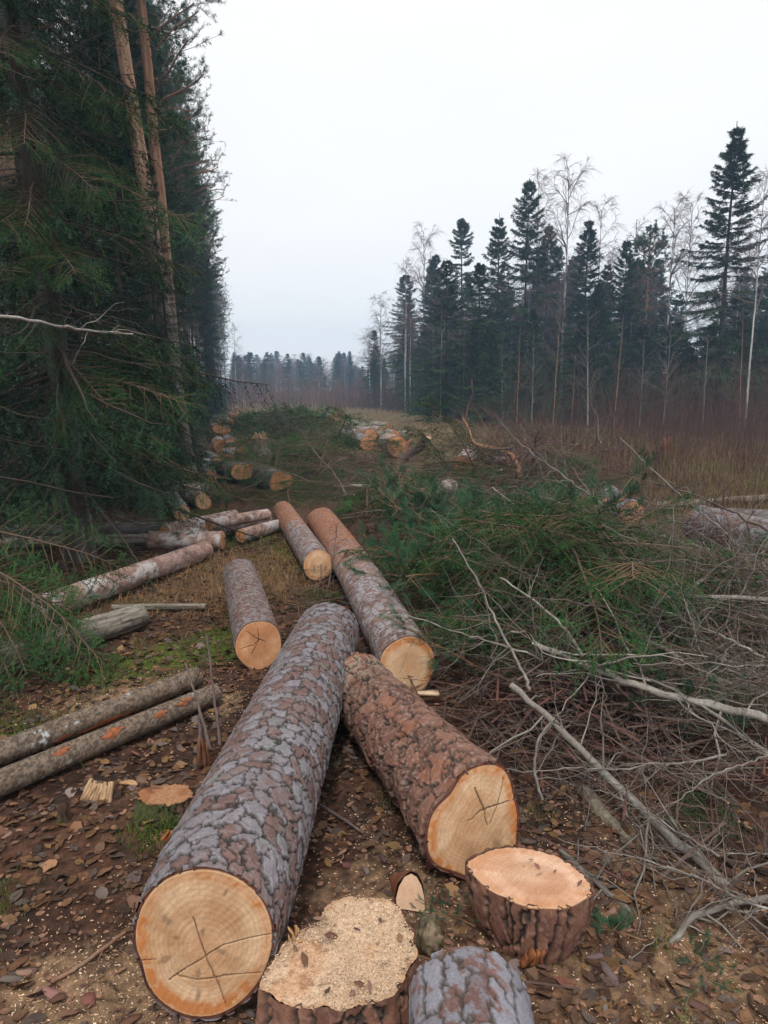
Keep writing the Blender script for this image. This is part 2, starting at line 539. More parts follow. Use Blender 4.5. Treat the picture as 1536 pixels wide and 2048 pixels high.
def disc_face(Rf, n, seed, style='pale', cracks=(), knots=(), rim=.05, chain=True):
    """flat sawn face in x,z (unit along -y); Rf(theta)-> radius"""
    g = np.linspace(-1, 1, n)
    A, B = np.meshgrid(g, g, indexing='ij')
    rr = np.maximum(np.abs(A), np.abs(B))
    with np.errstate(divide='ignore', invalid='ignore'):
        ph = np.where(np.abs(A) > np.abs(B), np.where(A > 0, np.pi / 4 * B / A, np.pi + np.pi / 4 * B / A), np.where(B > 0, np.pi / 2 - np.pi / 4 * A / B, 1.5 * np.pi - np.pi / 4 * A / B))
    ph = np.where(rr < 1e-9, 0, np.nan_to_num(ph))
    R0 = Rf(ph)
    x, z = rr * R0 * np.cos(ph), rr * R0 * np.sin(ph)
    ux, uz = rr * np.cos(ph), rr * np.sin(ph)
    P = np.stack([x, z, 0 * x + seed], -1)
    n1, n2, n3 = fbm(P * 14, 3, seed), fbm(P * 60, 3, seed + 1), fbm(P * 5, 2, seed + 2)
    cx, cz = 0.06, -0.12                                            # pith off centre
    rc = np.hypot(ux - cx * (1 - rr), uz - cz * (1 - rr)) + (n3 - .5) * .06
    ring = .5 + .5 * np.sin(rc * 95 + n1 * 5)
    if style == 'pale':
        c = lerp((.62, .43, .275), (.53, .335, .195), sstep(.35, .65, n1))
    elif style == 'orange':
        c = lerp((.64, .36, .20), (.55, .28, .145), sstep(.35, .65, n1))
    elif style == 'pinkish':
        c = lerp((.68, .46, .33), (.62, .375, .25), sstep(.35, .65, n1))
    else:
        c = lerp((.50, .30, .16), (.40, .22, .11), sstep(.35, .65, n1))
    c = c * (1 - .13 * ring * sstep(.05, .3, rc))[..., None]
    rays = fbm(np.stack([ph * 14, rr * 1.2, 0 * ph + seed], -1), 2, seed + 5)
    c = c * (.88 + .24 * rays)[..., None]
    heart = sstep(.62, .5, rc + (n3 - .5) * .2)
    c = lerp(c, c * np.array([.86, .80, .74]), heart * .9)
    blot = sstep(.5, .66, fbm(P * np.array([7, 11, 1.0]), 3, seed + 12))
    c = lerp(c, c * np.array([.80, .70, .58]), blot * .55)
    c = lerp(c, c * np.array([1.12, 1.12, 1.15]), sstep(.52, .68, fbm(P * np.array([9, 6, 1.0]), 3, seed + 14)) * .6)
    band = sstep(.72, .86, rr + (n3 - .5) * .16) * sstep(.97, .92, rr)
    c = lerp(c, (.47, .18, .055), band * (.35 + .65 * sstep(.44, .58, n2 * .6 + n3 * .4)) * (.95 if style == 'pale' else .4))
    c = lerp(c, (.62, .42, .24), sstep(.93, .96, rr) * .7)
    c = c * np.array([.90, .86, .82])
    off = (n2 - .5) * .0012 + (n1 - .5) * .004
    saw = .5 + .5 * np.sin(np.hypot(x - .5, z + .45) * 330 + n1 * 4 + seed)
    off = off + saw * .0006
    c = c * (.975 + .04 * saw)[..., None]
    for kx, kz, kr in knots:
        ka = math.atan2(kz, kx)
        da, db = (ux - kx) * math.cos(ka) + (uz - kz) * math.sin(ka), -(ux - kx) * math.sin(ka) + (uz - kz) * math.cos(ka)
        d = np.hypot(da * .75, db * 1.7) / kr + (n2 - .5) * .9 + (n1 - .5) * .8
        c = lerp(c, (.16, .10, .06), sstep(1.0, .3, d) * .62)
        c = lerp(c, (.30, .17, .08), sstep(.35, .1, d) * .4)
    for poly, wd in cracks:
        d = dist_poly(ux + (n2 - .5) * .02, uz + (n1 - .5) * .03, poly)
        k = sstep(wd, wd * .35, d)
        c = lerp(c, (.03, .02, .014), k)
        off = off - .007 * k
    br = sstep(1 - rim - .005, 1 - rim + .01, rr + (n2 - .5) * .006)
    c = lerp(c, lerp((.15, .045, .025), (.07, .024, .017), n2), br)
    off = off - .003 * br
    V = np.stack([x, -off, z], -1)
    ii = np.arange(n * n).reshape(n, n)
    F = np.stack([ii[:-1, :-1], ii[1:, :-1], ii[1:, 1:], ii[:-1, 1:]], -1).reshape(-1, 4)
    return V.reshape(-1, 3), F, c.reshape(-1, 3)

def frame_matrix(p0, p1, roll=0.0):
    ydir = (Vector(p1) - Vector(p0)).normalized()
    xdir = ydir.cross(Vector((0, 0, 1))).normalized()
    zdir = xdir.cross(ydir)
    m = np.array([xdir, ydir, zdir]).T
    c, s = math.cos(roll), math.sin(roll)
    return m @ np.array([[c, 0, -s], [0, 1, 0], [s, 0, c]])

def make_log(name, label, cat, p0, p1, r0, r1, kind, ds=.02, nth=48, fn=28, style='pale', seed=1, tilt0=0.0, tilt1=0.0, cracks=(), knots=(), rim=.05,
             lobe=None, flare=0.0, lift=(0, 0), group=None, bow=0.0, far_face=True, far_fn=16, flen=.25, ds1=None):
    """p0/p1: ground points under the two ends of the axis"""
    p0 = np.array(p0, float); p1 = np.array(p1, float)
    a0 = p0 + [0, 0, r0 + lift[0]]
    a1 = p1 + [0, 0, r1 + lift[1]]
    base = Vector((p0[0], p0[1], p0[2] + lift[0]))
    Mx = frame_matrix(a0, a1)
    Ls = float(np.linalg.norm(a1 - a0))
    rf = lambda s: (r0 + (r1 - r0) * s / Ls) * (1 + flare * np.exp(-s / flen))
    if lobe is None:
        q = np.random.default_rng(seed)
        sp = [(2, .035 * q.uniform(.3, 1), q.uniform(0, 6)), (3, .03 * q.uniform(.3, 1), q.uniform(0, 6)), (5, .015 * q.uniform(.2, 1), q.uniform(0, 6))]
        lobe = lambda T, S: lobes(T, sp, seed)
    bend = None
    if bow:
        bend = lambda S: np.stack([bow * np.sin(np.pi * S / Ls), 0 * S, 0 * S], -1)
    root = thing(name, label, cat, base, group)
    orig = a0 - np.array(base)
    V, F, C = bark_tube(Ls, rf, kind, ds, nth, seed, bend, lobe, tilt0, tilt1, nth > 100, ds1)
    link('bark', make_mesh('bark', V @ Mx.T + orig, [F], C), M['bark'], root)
    Rf = lambda ph: rf(np.zeros_like(ph)) * lobe(ph, 0 * ph) * .995
    V, F, C = disc_face(Rf, fn, seed + 3, style, cracks, knots, rim)
    V[:, 1] += .0015 + tilt0 * V[:, 2]
    link('cut_face', make_mesh('cut_face', V @ Mx.T + orig, [F], C), M['wood'], root)
    if far_face:
        Rf = lambda ph: rf(np.full_like(ph, Ls)) * lobe(ph, 0 * ph + Ls) * .99
        V, F, C = disc_face(Rf, far_fn, seed + 9, style, (), (), rim)
        V[:, 1] = Ls - .003 - V[:, 1] + tilt1 * V[:, 2]
        link('cut_face', make_mesh('cut_face', V @ Mx.T + orig, [F[:, ::-1]], C), M['wood'], root)
    return root

def zc(pts, cx, cy, rx, ry):                          # crack points measured on the photographed face
    return [((a - cx) / rx, -(b - cy) / ry) for a, b in pts]

# the big log in front
cr1 = [(zc([(645, 710), (690, 840), (720, 930), (760, 1050), (820, 1180), (870, 1290), (930, 1450)], 730, 925, 620, 650), .0095),
       (zc([(450, 1265), (560, 1180), (690, 1085), (760, 1035), (920, 940), (1110, 880), (1310, 830)], 730, 925, 620, 650), .0085),
       (zc([(510, 1220), (700, 1235), (870, 1220), (1060, 1205), (1250, 1180)], 730, 925, 620, 650), .0085),
       (zc([(140, 1130), (200, 1118), (300, 1105)], 730, 925, 620, 650), .0085)]
kn1 = [(-.38, .05, .07), (-.55, -.27, .1), (0.0, .12, .09), (.28, -.13, .11), (-.05, -.68, .09), (-.05, -.4, .07), (-.5, .28, .1), (.3, .66, .06)]
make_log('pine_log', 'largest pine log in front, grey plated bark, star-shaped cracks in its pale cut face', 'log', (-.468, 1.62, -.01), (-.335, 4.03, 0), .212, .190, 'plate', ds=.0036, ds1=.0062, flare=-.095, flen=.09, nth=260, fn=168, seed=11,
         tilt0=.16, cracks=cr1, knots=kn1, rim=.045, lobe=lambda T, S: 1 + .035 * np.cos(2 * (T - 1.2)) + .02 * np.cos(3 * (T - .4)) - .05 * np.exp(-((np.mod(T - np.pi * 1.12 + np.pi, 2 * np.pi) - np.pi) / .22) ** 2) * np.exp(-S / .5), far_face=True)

# the flared butt log beside it
cr2 = [([(.02, .62), (.12, .30), (.24, -.06)], .012), ([(-.20, .12), (.1, .2), (.45, .25), (.75, .30)], .012), ([(.58, .62), (.46, .22), (.3, -.05)], .009)]
def lobe2(T, S):
    k = np.exp(-S / .45)
    tri = .10 * np.cos(3 * (T - 1.15)) + .05 * np.cos(2 * (T - .9)) + .02 * np.cos(7 * T)
    return 1 + tri * (.3 + .7 * k)
make_log('pine_log', 'thick reddish pine log with deeply cracked bark and flared butt, beside the round trunk slice', 'log', (.315, 2.19, -.01), (-.15, 3.42, -.01), .170, .155, 'deep', ds=.0042, ds1=.007, nth=220, fn=120, seed=23,
         tilt0=.24, cracks=cr2, knots=[(.42, -.5, .16)], rim=.065, lobe=lobe2, flare=.07)
# slim log with red upper bark
make_log('pine_log', 'long pine log behind the crossing pair, red scaly bark at its far end', 'log', (.13, 3.66, -.01), (-.72, 8.0, 0), .152, .155, 'orange', ds=.009, nth=130, fn=90, seed=31, tilt0=.33,
         knots=[(0, -.05, .03)], rim=.03, bow=.03)
make_log('pine_log', 'shorter pine log beside the long red one, grey near end and orange far end', 'log', (-.57, 5.98, 0), (-1.28, 8.85, 0), .128, .125, 'orange', ds=.014, nth=84, fn=64, seed=37, tilt0=.25, rim=.03)
cr5 = [([(-.48, .62), (-.1, .3), (.28, .12)], .013), ([(-.02, .7), (.02, .2), (-.3, -.32)], .014), ([(-.75, -.1), (-.2, .02), (.05, .25)], .011)]
make_log('pine_log', 'short grey scaly pine log with cracked orange face, alone on the mossy litter', 'log', (-.735, 3.98, -.005), (-1.17, 5.6, 0), .142, .137, 'fine', ds=.007, nth=130, fn=84, seed=41, tilt0=.12, cracks=cr5, rim=.03, style='orange')
# bark-covered log end running out of the picture under the camera
make_log('pine_log', 'lilac-grey barked pine log end at the bottom edge beside the sawdust stump', 'log', (.205, 1.50, -.02), (.17, .55, 0), .150, .155, 'lilac', ds=.005, nth=190, fn=40, seed=47, rim=.05, tilt0=-.1)

# logs at the edge of the wood
make_log('fallen_log', 'pale pinkish log with white patches lying at the foot of the spruces', 'log', G(40, 1262), G(412, 1118), .10, .088, 'pink', ds=.018, nth=64, fn=24, seed=53, style='orange')
make_log('weathered_log', 'weathered grey barkless log under the hanging spruce bough', 'log', G(-60, 1375), G(283, 1252), .10, .078, 'weathered', ds=.014, nth=72, fn=24, seed=59, style='dull', rim=.01)
make_log('weathered_pole', 'thin grey weathered pole behind the weathered log', 'pole', G(225, 1222), G(412, 1219), .026, .024, 'weathered', ds=.02, nth=24, fn=10, seed=61, style='dull', rim=.01)

def pole_with_scrapes(label, p0, p1, r0, r1, seed, spots):
    root = make_log('spruce_pole', label, 'pole', p0, p1, r0, r1, 'spruce', ds=.007, nth=64, fn=26, seed=seed, style='pinkish', rim=.05)
    me = root.children[0].data
    return root
pole_with_scrapes('slim spruce pole spotted with pale lichen, farther of the two side by side', G(-70, 1560), G(395, 1372), .056, .054, 67, ())
pole_with_scrapes('slim brown spruce pole with orange scrapes, nearer of the two side by side', G(-70, 1622), G(432, 1405), .054, .052, 71, ())
# orange scrapes on the two poles are thin sheets of bared bast, parts of their pole
def scrape(root, p0, p1, r, t, th, ln, wd, seed):
    q = np.random.default_rng(seed)
    p0 = np.array(p0) + [0, 0, r]; p1 = np.array(p1) + [0, 0, r]
    Mx = frame_matrix(p0, p1)
    Ls = np.linalg.norm(p1 - p0)
    n, m = 14, 7
    S, T = np.meshgrid(np.linspace(-1, 1, n), np.linspace(-1, 1, m), indexing='ij')
    wv = np.clip(1 - np.abs(S) ** 1.6, 0, 1) * (1 + .15 * q.standard_normal((n, 1))) + .02
    tt = th + T * wv * wd / r
    rr = r * 1.035 + .0012 * (1 - T ** 2)
    ss = t * Ls + S * ln * 1.35 + T * ln * .3 * q.uniform(.5, 1.2) + (fbm(np.stack([S * 3, T * 3, 0 * S + seed], -1), 2, seed) - .5) * ln * .5
    V = np.stack([rr * np.cos(tt), ss, rr * np.sin(tt)], -1).reshape(-1, 3)
    ii = np.arange(n * m).reshape(n, m)
    F = np.stack([ii[:-1, :-1], ii[1:, :-1], ii[1:, 1:], ii[:-1, 1:]], -1).reshape(-1, 4)
    c = lerp((.36, .11, .04), (.17, .06, .03), sstep(.3, .7, fbm(V * 90, 3, seed)))
    link('bark_scrape', make_mesh('bark_scrape', V @ Mx.T + p0 - np.array(root.location), [F], c), M['wood'], root)
pa = [o for o in COL.objects if o.name.startswith('spruce_pole')]
A0, A1, B0, B1 = G(-70, 1560), G(395, 1372), G(-70, 1622), G(432, 1405)
for k, (t, th, ln, wd) in enumerate([(.50, .15, .10, .016), (.33, .3, .03, .013)]):
    scrape(pa[0], A0, A1, .055, t, th - 1.2 + .6, ln, wd, 80 + k)
for k, (t, th, ln, wd) in enumerate([(.50, 1.0, .04, .02), (.31, .8, .03, .016), (.82, .9, .035, .018), (.70, 1.1, .03, .013)]):
    scrape(pa[1], B0, B1, .053, t, math.pi - th - 1.4, ln, wd, 90 + k)

# ------------------------------------------------------------------ stumps and offcuts in front
def make_stump(name, label, cat, c, outline, h, kind, seed, nth=120, nz=30, fn=90, top='saw', slope=(0, 0), spread=.12, style='pinkish', rim=.04, knots=(), cracks=(), tint=(1, 1, 1)):
    """c: ground centre, outline(theta)->radius of the top; real height h"""
    root = thing(name, label, cat, Vector(c))
    rm = float(np.mean(outline(np.linspace(0, 6.28, 60))))
    V, F, C = bark_tube(h + .06, lambda s: np.full_like(s, 1.0) * rm, kind, (h + .06) / nz, nth, seed, None,
                        lambda T, S: outline(T) / rm * (1 + spread * np.clip((.06 + h - S) / h, 0, 1.3) ** 2))
    V = np.stack([V[:, 0], V[:, 2], V[:, 1] - .06], -1)
    V[:, 2] += (slope[0] * V[:, 0] + slope[1] * V[:, 1]) * np.clip(V[:, 2] / h, 0, 1)
    edge = (V[:, 2] > h * .8)
    link('bark', make_mesh('bark', V, [F[:, ::-1]], C), M['bark'], root)
    Vt, Ft, Ct = disc_face(lambda ph: outline(ph) * .985, fn, seed + 3, style, cracks, knots, rim)
    off = Vt[:, 1].copy()
    if top == 'saw':
        P = np.stack([Vt[:, 0], Vt[:, 2], 0 * off], -1)
        n1, n2, n3 = fbm(P * 30, 3, 5), fbm(P * 120, 2, 6), fbm(P * 9, 2, 7)
        off = -(n1 - .4) * .014 - (n2 - .5) * .005 - (n3 - .5) * .02
        rr = np.hypot(Vt[:, 0], Vt[:, 2]) / outline(np.arctan2(Vt[:, 2], Vt[:, 0]))
        Ct = lerp((.62, .45, .31), (.52, .36, .235), sstep(.35, .65, n2))
        Ct = lerp(Ct, (.16, .10, .065), sstep(.60, .70, n1 * .7 + n3 * .3) * .75)
        Ct = lerp(Ct, (.38, .17, .08), sstep(.60, .7, n3) * .5)
        Ct = lerp(Ct, (.40, .2, .1), sstep(.9, .97, rr) * .5)
    Ct = Ct * np.array(tint)
    Vt = np.stack([Vt[:, 0], Vt[:, 2], h - off - .004], -1)
    Vt[:, 2] += slope[0] * Vt[:, 0] + slope[1] * Vt[:, 1]
    link('cut_face', make_mesh('cut_face', Vt, [Ft], Ct), M['saw' if top == 'saw' else 'wood'], root)
    return root

def poly_outline(pts, cx, cy, jag=0.0, seed=0):
    p = np.array(pts, float) - [cx, cy]
    th = np.mod(np.arctan2(p[:, 1], p[:, 0]), 2 * np.pi)
    o = np.argsort(th)
    th, r = th[o], np.hypot(p[:, 0], p[:, 1])[o]
    T = np.concatenate([th - 2 * np.pi, th, th + 2 * np.pi]); RR = np.concatenate([r, r, r])
    fine = np.linspace(0, 2 * np.pi, 361)
    val = np.interp(fine, T, RR)
    k = np.hanning(17); k /= k.sum()
    val = np.convolve(np.concatenate([val[-17:-1], val, val[1:17]]), k, 'same')[16:-16]
    val = val * (1 + jag * (fbm(np.stack([np.cos(fine) * 5, np.sin(fine) * 5, 0 * fine + seed], -1), 3, seed) - .5))
    return lambda ph: np.interp(np.mod(ph, 2 * np.pi), fine, val)

def topz(pix, h):
    return [tuple(G(u, v, h)[:2]) for u, v in pix]

hS = .17
ptsS = topz([(512, 1975), (535, 1925), (580, 1880), (640, 1845), (660, 1805), (730, 1790), (790, 1800), (815, 1850), (838, 1905), (812, 1945), (790, 1990), (730, 2010), (640, 2015), (565, 2005)], hS)
cS = np.mean(ptsS, 0)
stump = make_stump('pine_stump', 'big stump covered in pale sawdust between the front log and the trunk slice', 'stump', (cS[0], cS[1], 0), poly_outline(ptsS, cS[0], cS[1], .12, 3), hS, 'furrow', 101, nth=260, nz=40, fn=130, spread=.1)

hD = .195
ptsD = topz([(926, 1722), (960, 1704), (1060, 1694), (1130, 1715), (1180, 1755), (1190, 1785), (1160, 1806), (1090, 1817), (1010, 1795), (960, 1765)], hD)
cD = np.mean(ptsD, 0)
slice_ = make_stump('trunk_slice', 'thick slice of pine trunk, smooth pinkish almond-shaped top, furrowed brown bark', 'trunk slice', (cD[0], cD[1], 0), poly_outline(ptsD, cD[0], cD[1], .05, 5), hD, 'furrow', 107, nth=260, nz=44, fn=120, top='wood', spread=-.22, style='pinkish', rim=.035,
                    knots=[(-.1, .35, .05), (.15, .12, .09), (.55, .05, .04)])
hL = .07
ptsL = topz([(272, 1592), (300, 1572), (345, 1568), (382, 1580), (378, 1600), (320, 1608)], hL + .03)
cL = np.mean(ptsL, 0)
lstump = make_stump('rotten_stump', 'low mossy stump with sawdust on top, against the front log', 'stump', (cL[0], cL[1], .03), poly_outline(ptsL, cL[0], cL[1], .35, 8), hL, 'rot', 113, nth=140, nz=30, fn=50, spread=.3, tint=(.55, .40, .32))

# a wood splinter: tapered fibrous slab
def splinter_mesh(L0, w, t, seed, taper=.25, ca=(.52, .33, .17), cb=(.36, .18, .07), teeth=5):
    q = np.random.default_rng(seed)
    mb = MB()
    for k in range(teeth):
        x0 = -w / 2 + w * k / teeth
        x1 = x0 + w / teeth * (1.04 if teeth > 6 else .96)
        hh = L0 * q.uniform(.75 if teeth > 6 else .55, 1.0)
        n = 5
        zz = np.linspace(0, hh, n)
        prof = 1 - (1 - taper) * (zz / hh) ** 1.5
        cxm = (x0 + x1) / 2 * (1 - .25 * zz / L0) + q.normal(0, .002, n)
        hw = (x1 - x0) / 2 * prof
        yy = q.normal(0, t * .12, n)
        V = np.stack([np.stack([cxm - hw, yy - t / 2, zz], -1), np.stack([cxm + hw, yy - t / 2 * q.uniform(.6, 1.3), zz], -1), np.stack([cxm + hw, yy + t / 2, zz], -1), np.stack([cxm - hw, yy + t / 2, zz], -1)], 1)
        ii = np.arange(n * 4).reshape(n, 4)
        jj = np.roll(ii, -1, 1)
        F = np.stack([ii[:-1], jj[:-1], jj[1:], ii[1:]], -1).reshape(-1, 4)
        F = np.concatenate([F, [[(n - 1) * 4 + i for i in range(4)]], [[3, 2, 1, 0]]])
        mb.add(V.reshape(-1, 3), [F], lerp(ca, cb, q.uniform(0, 1, n * 4)))
    return mb.mesh('splinter', False)

def splinter(label, loc, rot, L0, w, t, seed, name='wood_splinter', parent=None, group=None, **kw):
    o = link(name, splinter_mesh(L0, w, t, seed, **kw), M['wood'])
    o.location, o.rotation_euler = loc, rot
    if parent is not None:
        o.parent = parent
        o.location = Vector(loc) - parent.location
    else:
        tag(o, label, 'splinter', group)
    return o
p = G(590, 1890, .15)
splinter(None, (p[0], p[1], .13), (.1, -.2, .3), .10, .022, .010, 3, 'splinter', stump, teeth=2)
splinter(None, (p[0] - .03, p[1] - .01, .13), (.2, .9, .2), .07, .025, .008, 4, 'splinter', stump, teeth=3)
splinter(None, (p[0] + .01, p[1] + .02, .13), (-.3, .2, .9), .06, .03, .01, 5, 'splinter', stump, teeth=3)
p = G(415, 1535)
splinter('dark reddish upright splinter leaning against the front log', (p[0] - .01, p[1], -.01), (.1, -.08, .5), .20, .06, .02, 6, ca=(.22, .09, .045), cb=(.12, .05, .03), teeth=3)
p = G(190, 1605)
splinter('broken slab of pale splintered wood lying near the low mossy stump', (p[0], p[1], -.005), (-.55, .12, -.2), .095, .13, .018, 7, ca=(.46, .31, .17), cb=(.24, .14, .08), teeth=10, taper=.75)
p = G(260, 1570)
splinter('pale flat splinter pointing at the low mossy stump', (p[0] - .03, p[1], .015), (1.45, .1, 1.1), .13, .03, .012, 8, teeth=2)
p = G(330, 1695)
splinter('bright orange splinter sticking out under the front log', (p[0], p[1], .02), (.3, .4, .6), .06, .035, .012, 9, ca=(.40, .15, .05), cb=(.25, .08, .03), teeth=4, taper=.5)
p = G(900, 1406)
splinter('pale lens-shaped chip of wood lying behind the flared log', (p[0] - .06, p[1], .05), (1.5, 0, -1.5), .13, .05, .018, 10, ca=(.66, .48, .31), cb=(.60, .42, .27), teeth=1, taper=.2)
p = G(1080, 1945)
splinter('orange splintered fibres under the trunk slice', (p[0] - .02, p[1] + .03, .0), (.35, .1, .2), .07, .07, .02, 12, ca=(.33, .12, .045), cb=(.16, .06, .03), teeth=5)

# small cut sapling stub
make_log('sapling_stub', 'thin sapling stub cut at a slant, next to the splintered slab', 'stub', G(128, 1640), G(128, 1640) + [.012, .018, 0.0], .018, .018, 'spruce', ds=.02, nth=16, fn=10, seed=5) if False else None
def stub(label, u, v, h, r, lean, seed, kind='dark', style='pale', slant=.5):
    c = G(u, v)
    out = lambda ph: r * (1 + .08 * np.cos(3 * ph + seed))
    return make_stump('sapling_stub', label, 'stub', (c[0], c[1], -.01), out, h, kind, seed, nth=24, nz=8, fn=14, top='wood', slope=slant, spread=.25, style=style, rim=.06)
stub('thin sapling stub cut at a slant, next to the splintered slab', 128, 1640, .07, .022, 0, 5, kind='rot', slant=(.5, -.9))

# wedge offcut behind the sawdust stump and the mossy lump beside it
def wedge():
    c = G(822, 1808)
    root = thing('wedge_offcut', 'small triangular wedge offcut with reddish bark, behind the sawdust stump', 'offcut', Vector((c[0], c[1], -.01)))
    out = np.array([(-.046, 0), (-.05, .03), (-.043, .065), (-.026, .095), (-.004, .108), (.016, .100), (.033, .078), (.045, .045), (.05, .01), (.045, 0)])
    n = len(out)
    front = np.stack([out[:, 0], -.012 + out[:, 1] * .25, out[:, 1]], -1)
    nb = 7
    t = np.linspace(0, 1, nb)[:, None, None]
    back = front * [.9, 0, .35] + [-.05, .12, .0]
    V = front[None] * (1 - t) + back[None] * t
    V = V.reshape(-1, 3) + (rng.random((nb * n, 3)) - .5) * .007
    ii = np.arange(nb * n).reshape(nb, n)
    F = np.stack([ii[:-1, :-1], ii[1:, :-1], ii[1:, 1:], ii[:-1, 1:]], -1).reshape(-1, 4)
    link('bark', make_mesh('bark', V, [F], lerp((.26, .09, .045), (.14, .05, .03), rng.random(len(V)))), M['bark'], root)
    g = np.linspace(0, 1, 12)[:, None, None]
    cen = np.array([0, .0, .045])
    Vf = (cen + (front * [.93, 1, .95] - cen)[None] * g + [0, -.006, 0]).reshape(-1, 3)
    Vf[:, 1] += (fbm(Vf * 60, 3, 4) - .5) * .006
    jj = np.arange(12 * n).reshape(12, n)
    kk = np.roll(jj, -1, 1)
    Ff = np.stack([jj[:-1], kk[:-1], kk[1:], jj[1:]], -1).reshape(-1, 4)
    cf = lerp((.68, .48, .33), (.55, .33, .2), fbm(Vf * 45, 3, 9))
    link('cut_face', make_mesh('cut_face', Vf, [Ff], cf), M['wood'], root)
    root.rotation_euler = (-.12, 0, -.2)
wedge()

def lump(name, label, cat, loc, r, cols, seed, mat='moss'):
    n, m = 30, 20
    T, Pp = np.meshgrid(np.linspace(0, 2 * np.pi, n, endpoint=False), np.linspace(0, np.pi, m), indexing='ij')
    D = np.stack([np.sin(Pp) * np.cos(T), np.sin(Pp) * np.sin(T), np.cos(Pp)], -1)
    k = 1 + .7 * (fbm(D * 2.2 + seed, 3, seed) - .5) + .35 * (fbm(D * 9 + seed, 3, seed + 1) - .5)
    V = D * k[..., None] * np.array(r)
    c = lerp(cols[0], cols[1], sstep(.45, .58, fbm(D * 3 + seed, 3, seed + 5)))
    c = lerp(c, cols[2], sstep(.55, .65, fbm(D * 14 + seed, 2, seed + 6)))
    ii = np.arange(n * m).reshape(n, m)
    jj = np.roll(ii, -1, 0)
    F = np.stack([ii[:, :-1], ii[:, 1:], jj[:, 1:], jj[:, :-1]], -1).reshape(-1, 4)
    o = link(name, make_mesh(name, V.reshape(-1, 3), [F], c.reshape(-1, 3)), M[mat])
    o.location = loc
    return tag(o, label, cat)
p = G(858, 1905)
lump('mossy_bark_lump', 'lump of old bark with moss, between the sawdust stump and the wedge offcut', 'bark lump', (p[0], p[1] + .03, .03), (.036, .05, .055), [(.24, .175, .12), (.11, .075, .052), (.085, .085, .03)], 3, 'bark')

# chunk of loose bark on the trunk slice
# ------------------------------------------------------------------ middle-distance logs
def qlog(label, a, b, d, kind, seed, style='orange', lift=(0, 0), group=None, name='cut_log', nth=36, ds=.035, fn=22, **kw):
    return make_log(name, label, 'log', G(*a), G(*b), d / 2, d / 2 * .95, kind, ds=ds, nth=nth, fn=fn, seed=seed, style=style, lift=lift, group=group, far_fn=10, rim=.05, **kw)
# cluster of thin pale logs beyond the pinkish one
qlog('thin pale log ending lowest in the cluster behind the pinkish fallen log', (447, 1100), (300, 1098), .20, 'pink', 201, name='pale_log', ds=.02)
qlog('pale log in the middle of the cluster left of the two long pine logs', (330, 1098), (535, 1050), .17, 'pink', 203, name='pale_log', ds=.02)
qlog('short pale log with a dull cut face, resting before the cluster', (482, 1085), (560, 1062), .15, 'pink', 205, name='pale_log', ds=.02)
qlog('pale log at the back of the cluster, half under needles', (330, 1078), (470, 1045), .17, 'pink', 207, name='pale_log', ds=.02)
qlog('pale log lying on top of the cluster', (420, 1085), (536, 1062), .14, 'pink', 209, name='pale_log', ds=.02, lift=(.13, .13))
# along the wood edge
qlog('round log with bright yellow cut face, under the spruce edge', (408, 1020), (340, 985), .24, 'pink', 211, style='pale', tilt0=.1)
qlog('pinkish log lying across behind the yellow-faced log', (340, 1000), (415, 985), .2, 'pink', 213)
qlog('short dark-barked log with tan face beside the spruce edge moss', (365, 1042), (345, 1005), .2, 'greymid', 215, style='pale', tilt0=.35)
qlog('barrel-like grey log pointing at the camera behind the crossing pink logs', (420, 972), (413, 940), .27, 'greymid', 217)
qlog('log with round orange face leaning on the barrel-like grey log', (438, 943), (415, 925), .3, 'greymid', 219, style='orange')
qlog('stubby log with brown end left of the crossing pink logs', (385, 985), (372, 965), .24, 'pink', 221)
qlog('dark log with wide forked butt face in the middle of the clearing', (562, 985), (500, 955), .36, 'dark', 223, style='orange', lobe=lambda T, S: 1 + .13 * np.cos(2 * T - .6) + .1 * np.cos(3 * T))
qlog('heart-shaped orange log end beside the forked butt log', (487, 968), (440, 955), .44, 'dark', 225, style='orange', lobe=lambda T, S: .85 + .2 * np.cos(2 * T) - .12 * np.exp(-((np.mod(T, 6.283) - 1.57) / .35) ** 2))
qlog('pale log right of the small pile at the wood edge', (485, 915), (474, 905), .3, 'pink', 227)
qlog('reddish log end in the small pile at the wood edge', (470, 912), (460, 902), .32, 'pink', 229)
qlog('grey log on top of the small pile at the wood edge', (462, 905), (455, 895), .34, 'greymid', 231, lift=(.05, .05))
qlog('pink log lying crosswise at the small pile at the wood edge', (440, 918), (470, 914), .26, 'pink', 233)
qlog('log under the crosswise pink one at the small pile', (458, 928), (457, 915), .26, 'greymid', 235)
qlog('leftmost log end of the small pile at the wood edge', (440, 905), (436, 895), .36, 'pink', 237)
q = np.random.default_rng(5)
for k, (u, v) in enumerate([(436, 882), (447, 876), (456, 872), (432, 874), (442, 868), (452, 864), (462, 866), (468, 850), (476, 846), (462, 852), (470, 840), (482, 838), (478, 832)]):
    qlog('log with orange end in the far heap along the wood edge', (u, v), (u - 6, v - 4), q.uniform(.24, .36), 'pink', 240 + k, group='far logs along the wood edge', nth=20, ds=.12, fn=12, lift=(q.uniform(0, .3),) * 2, name='far_log')
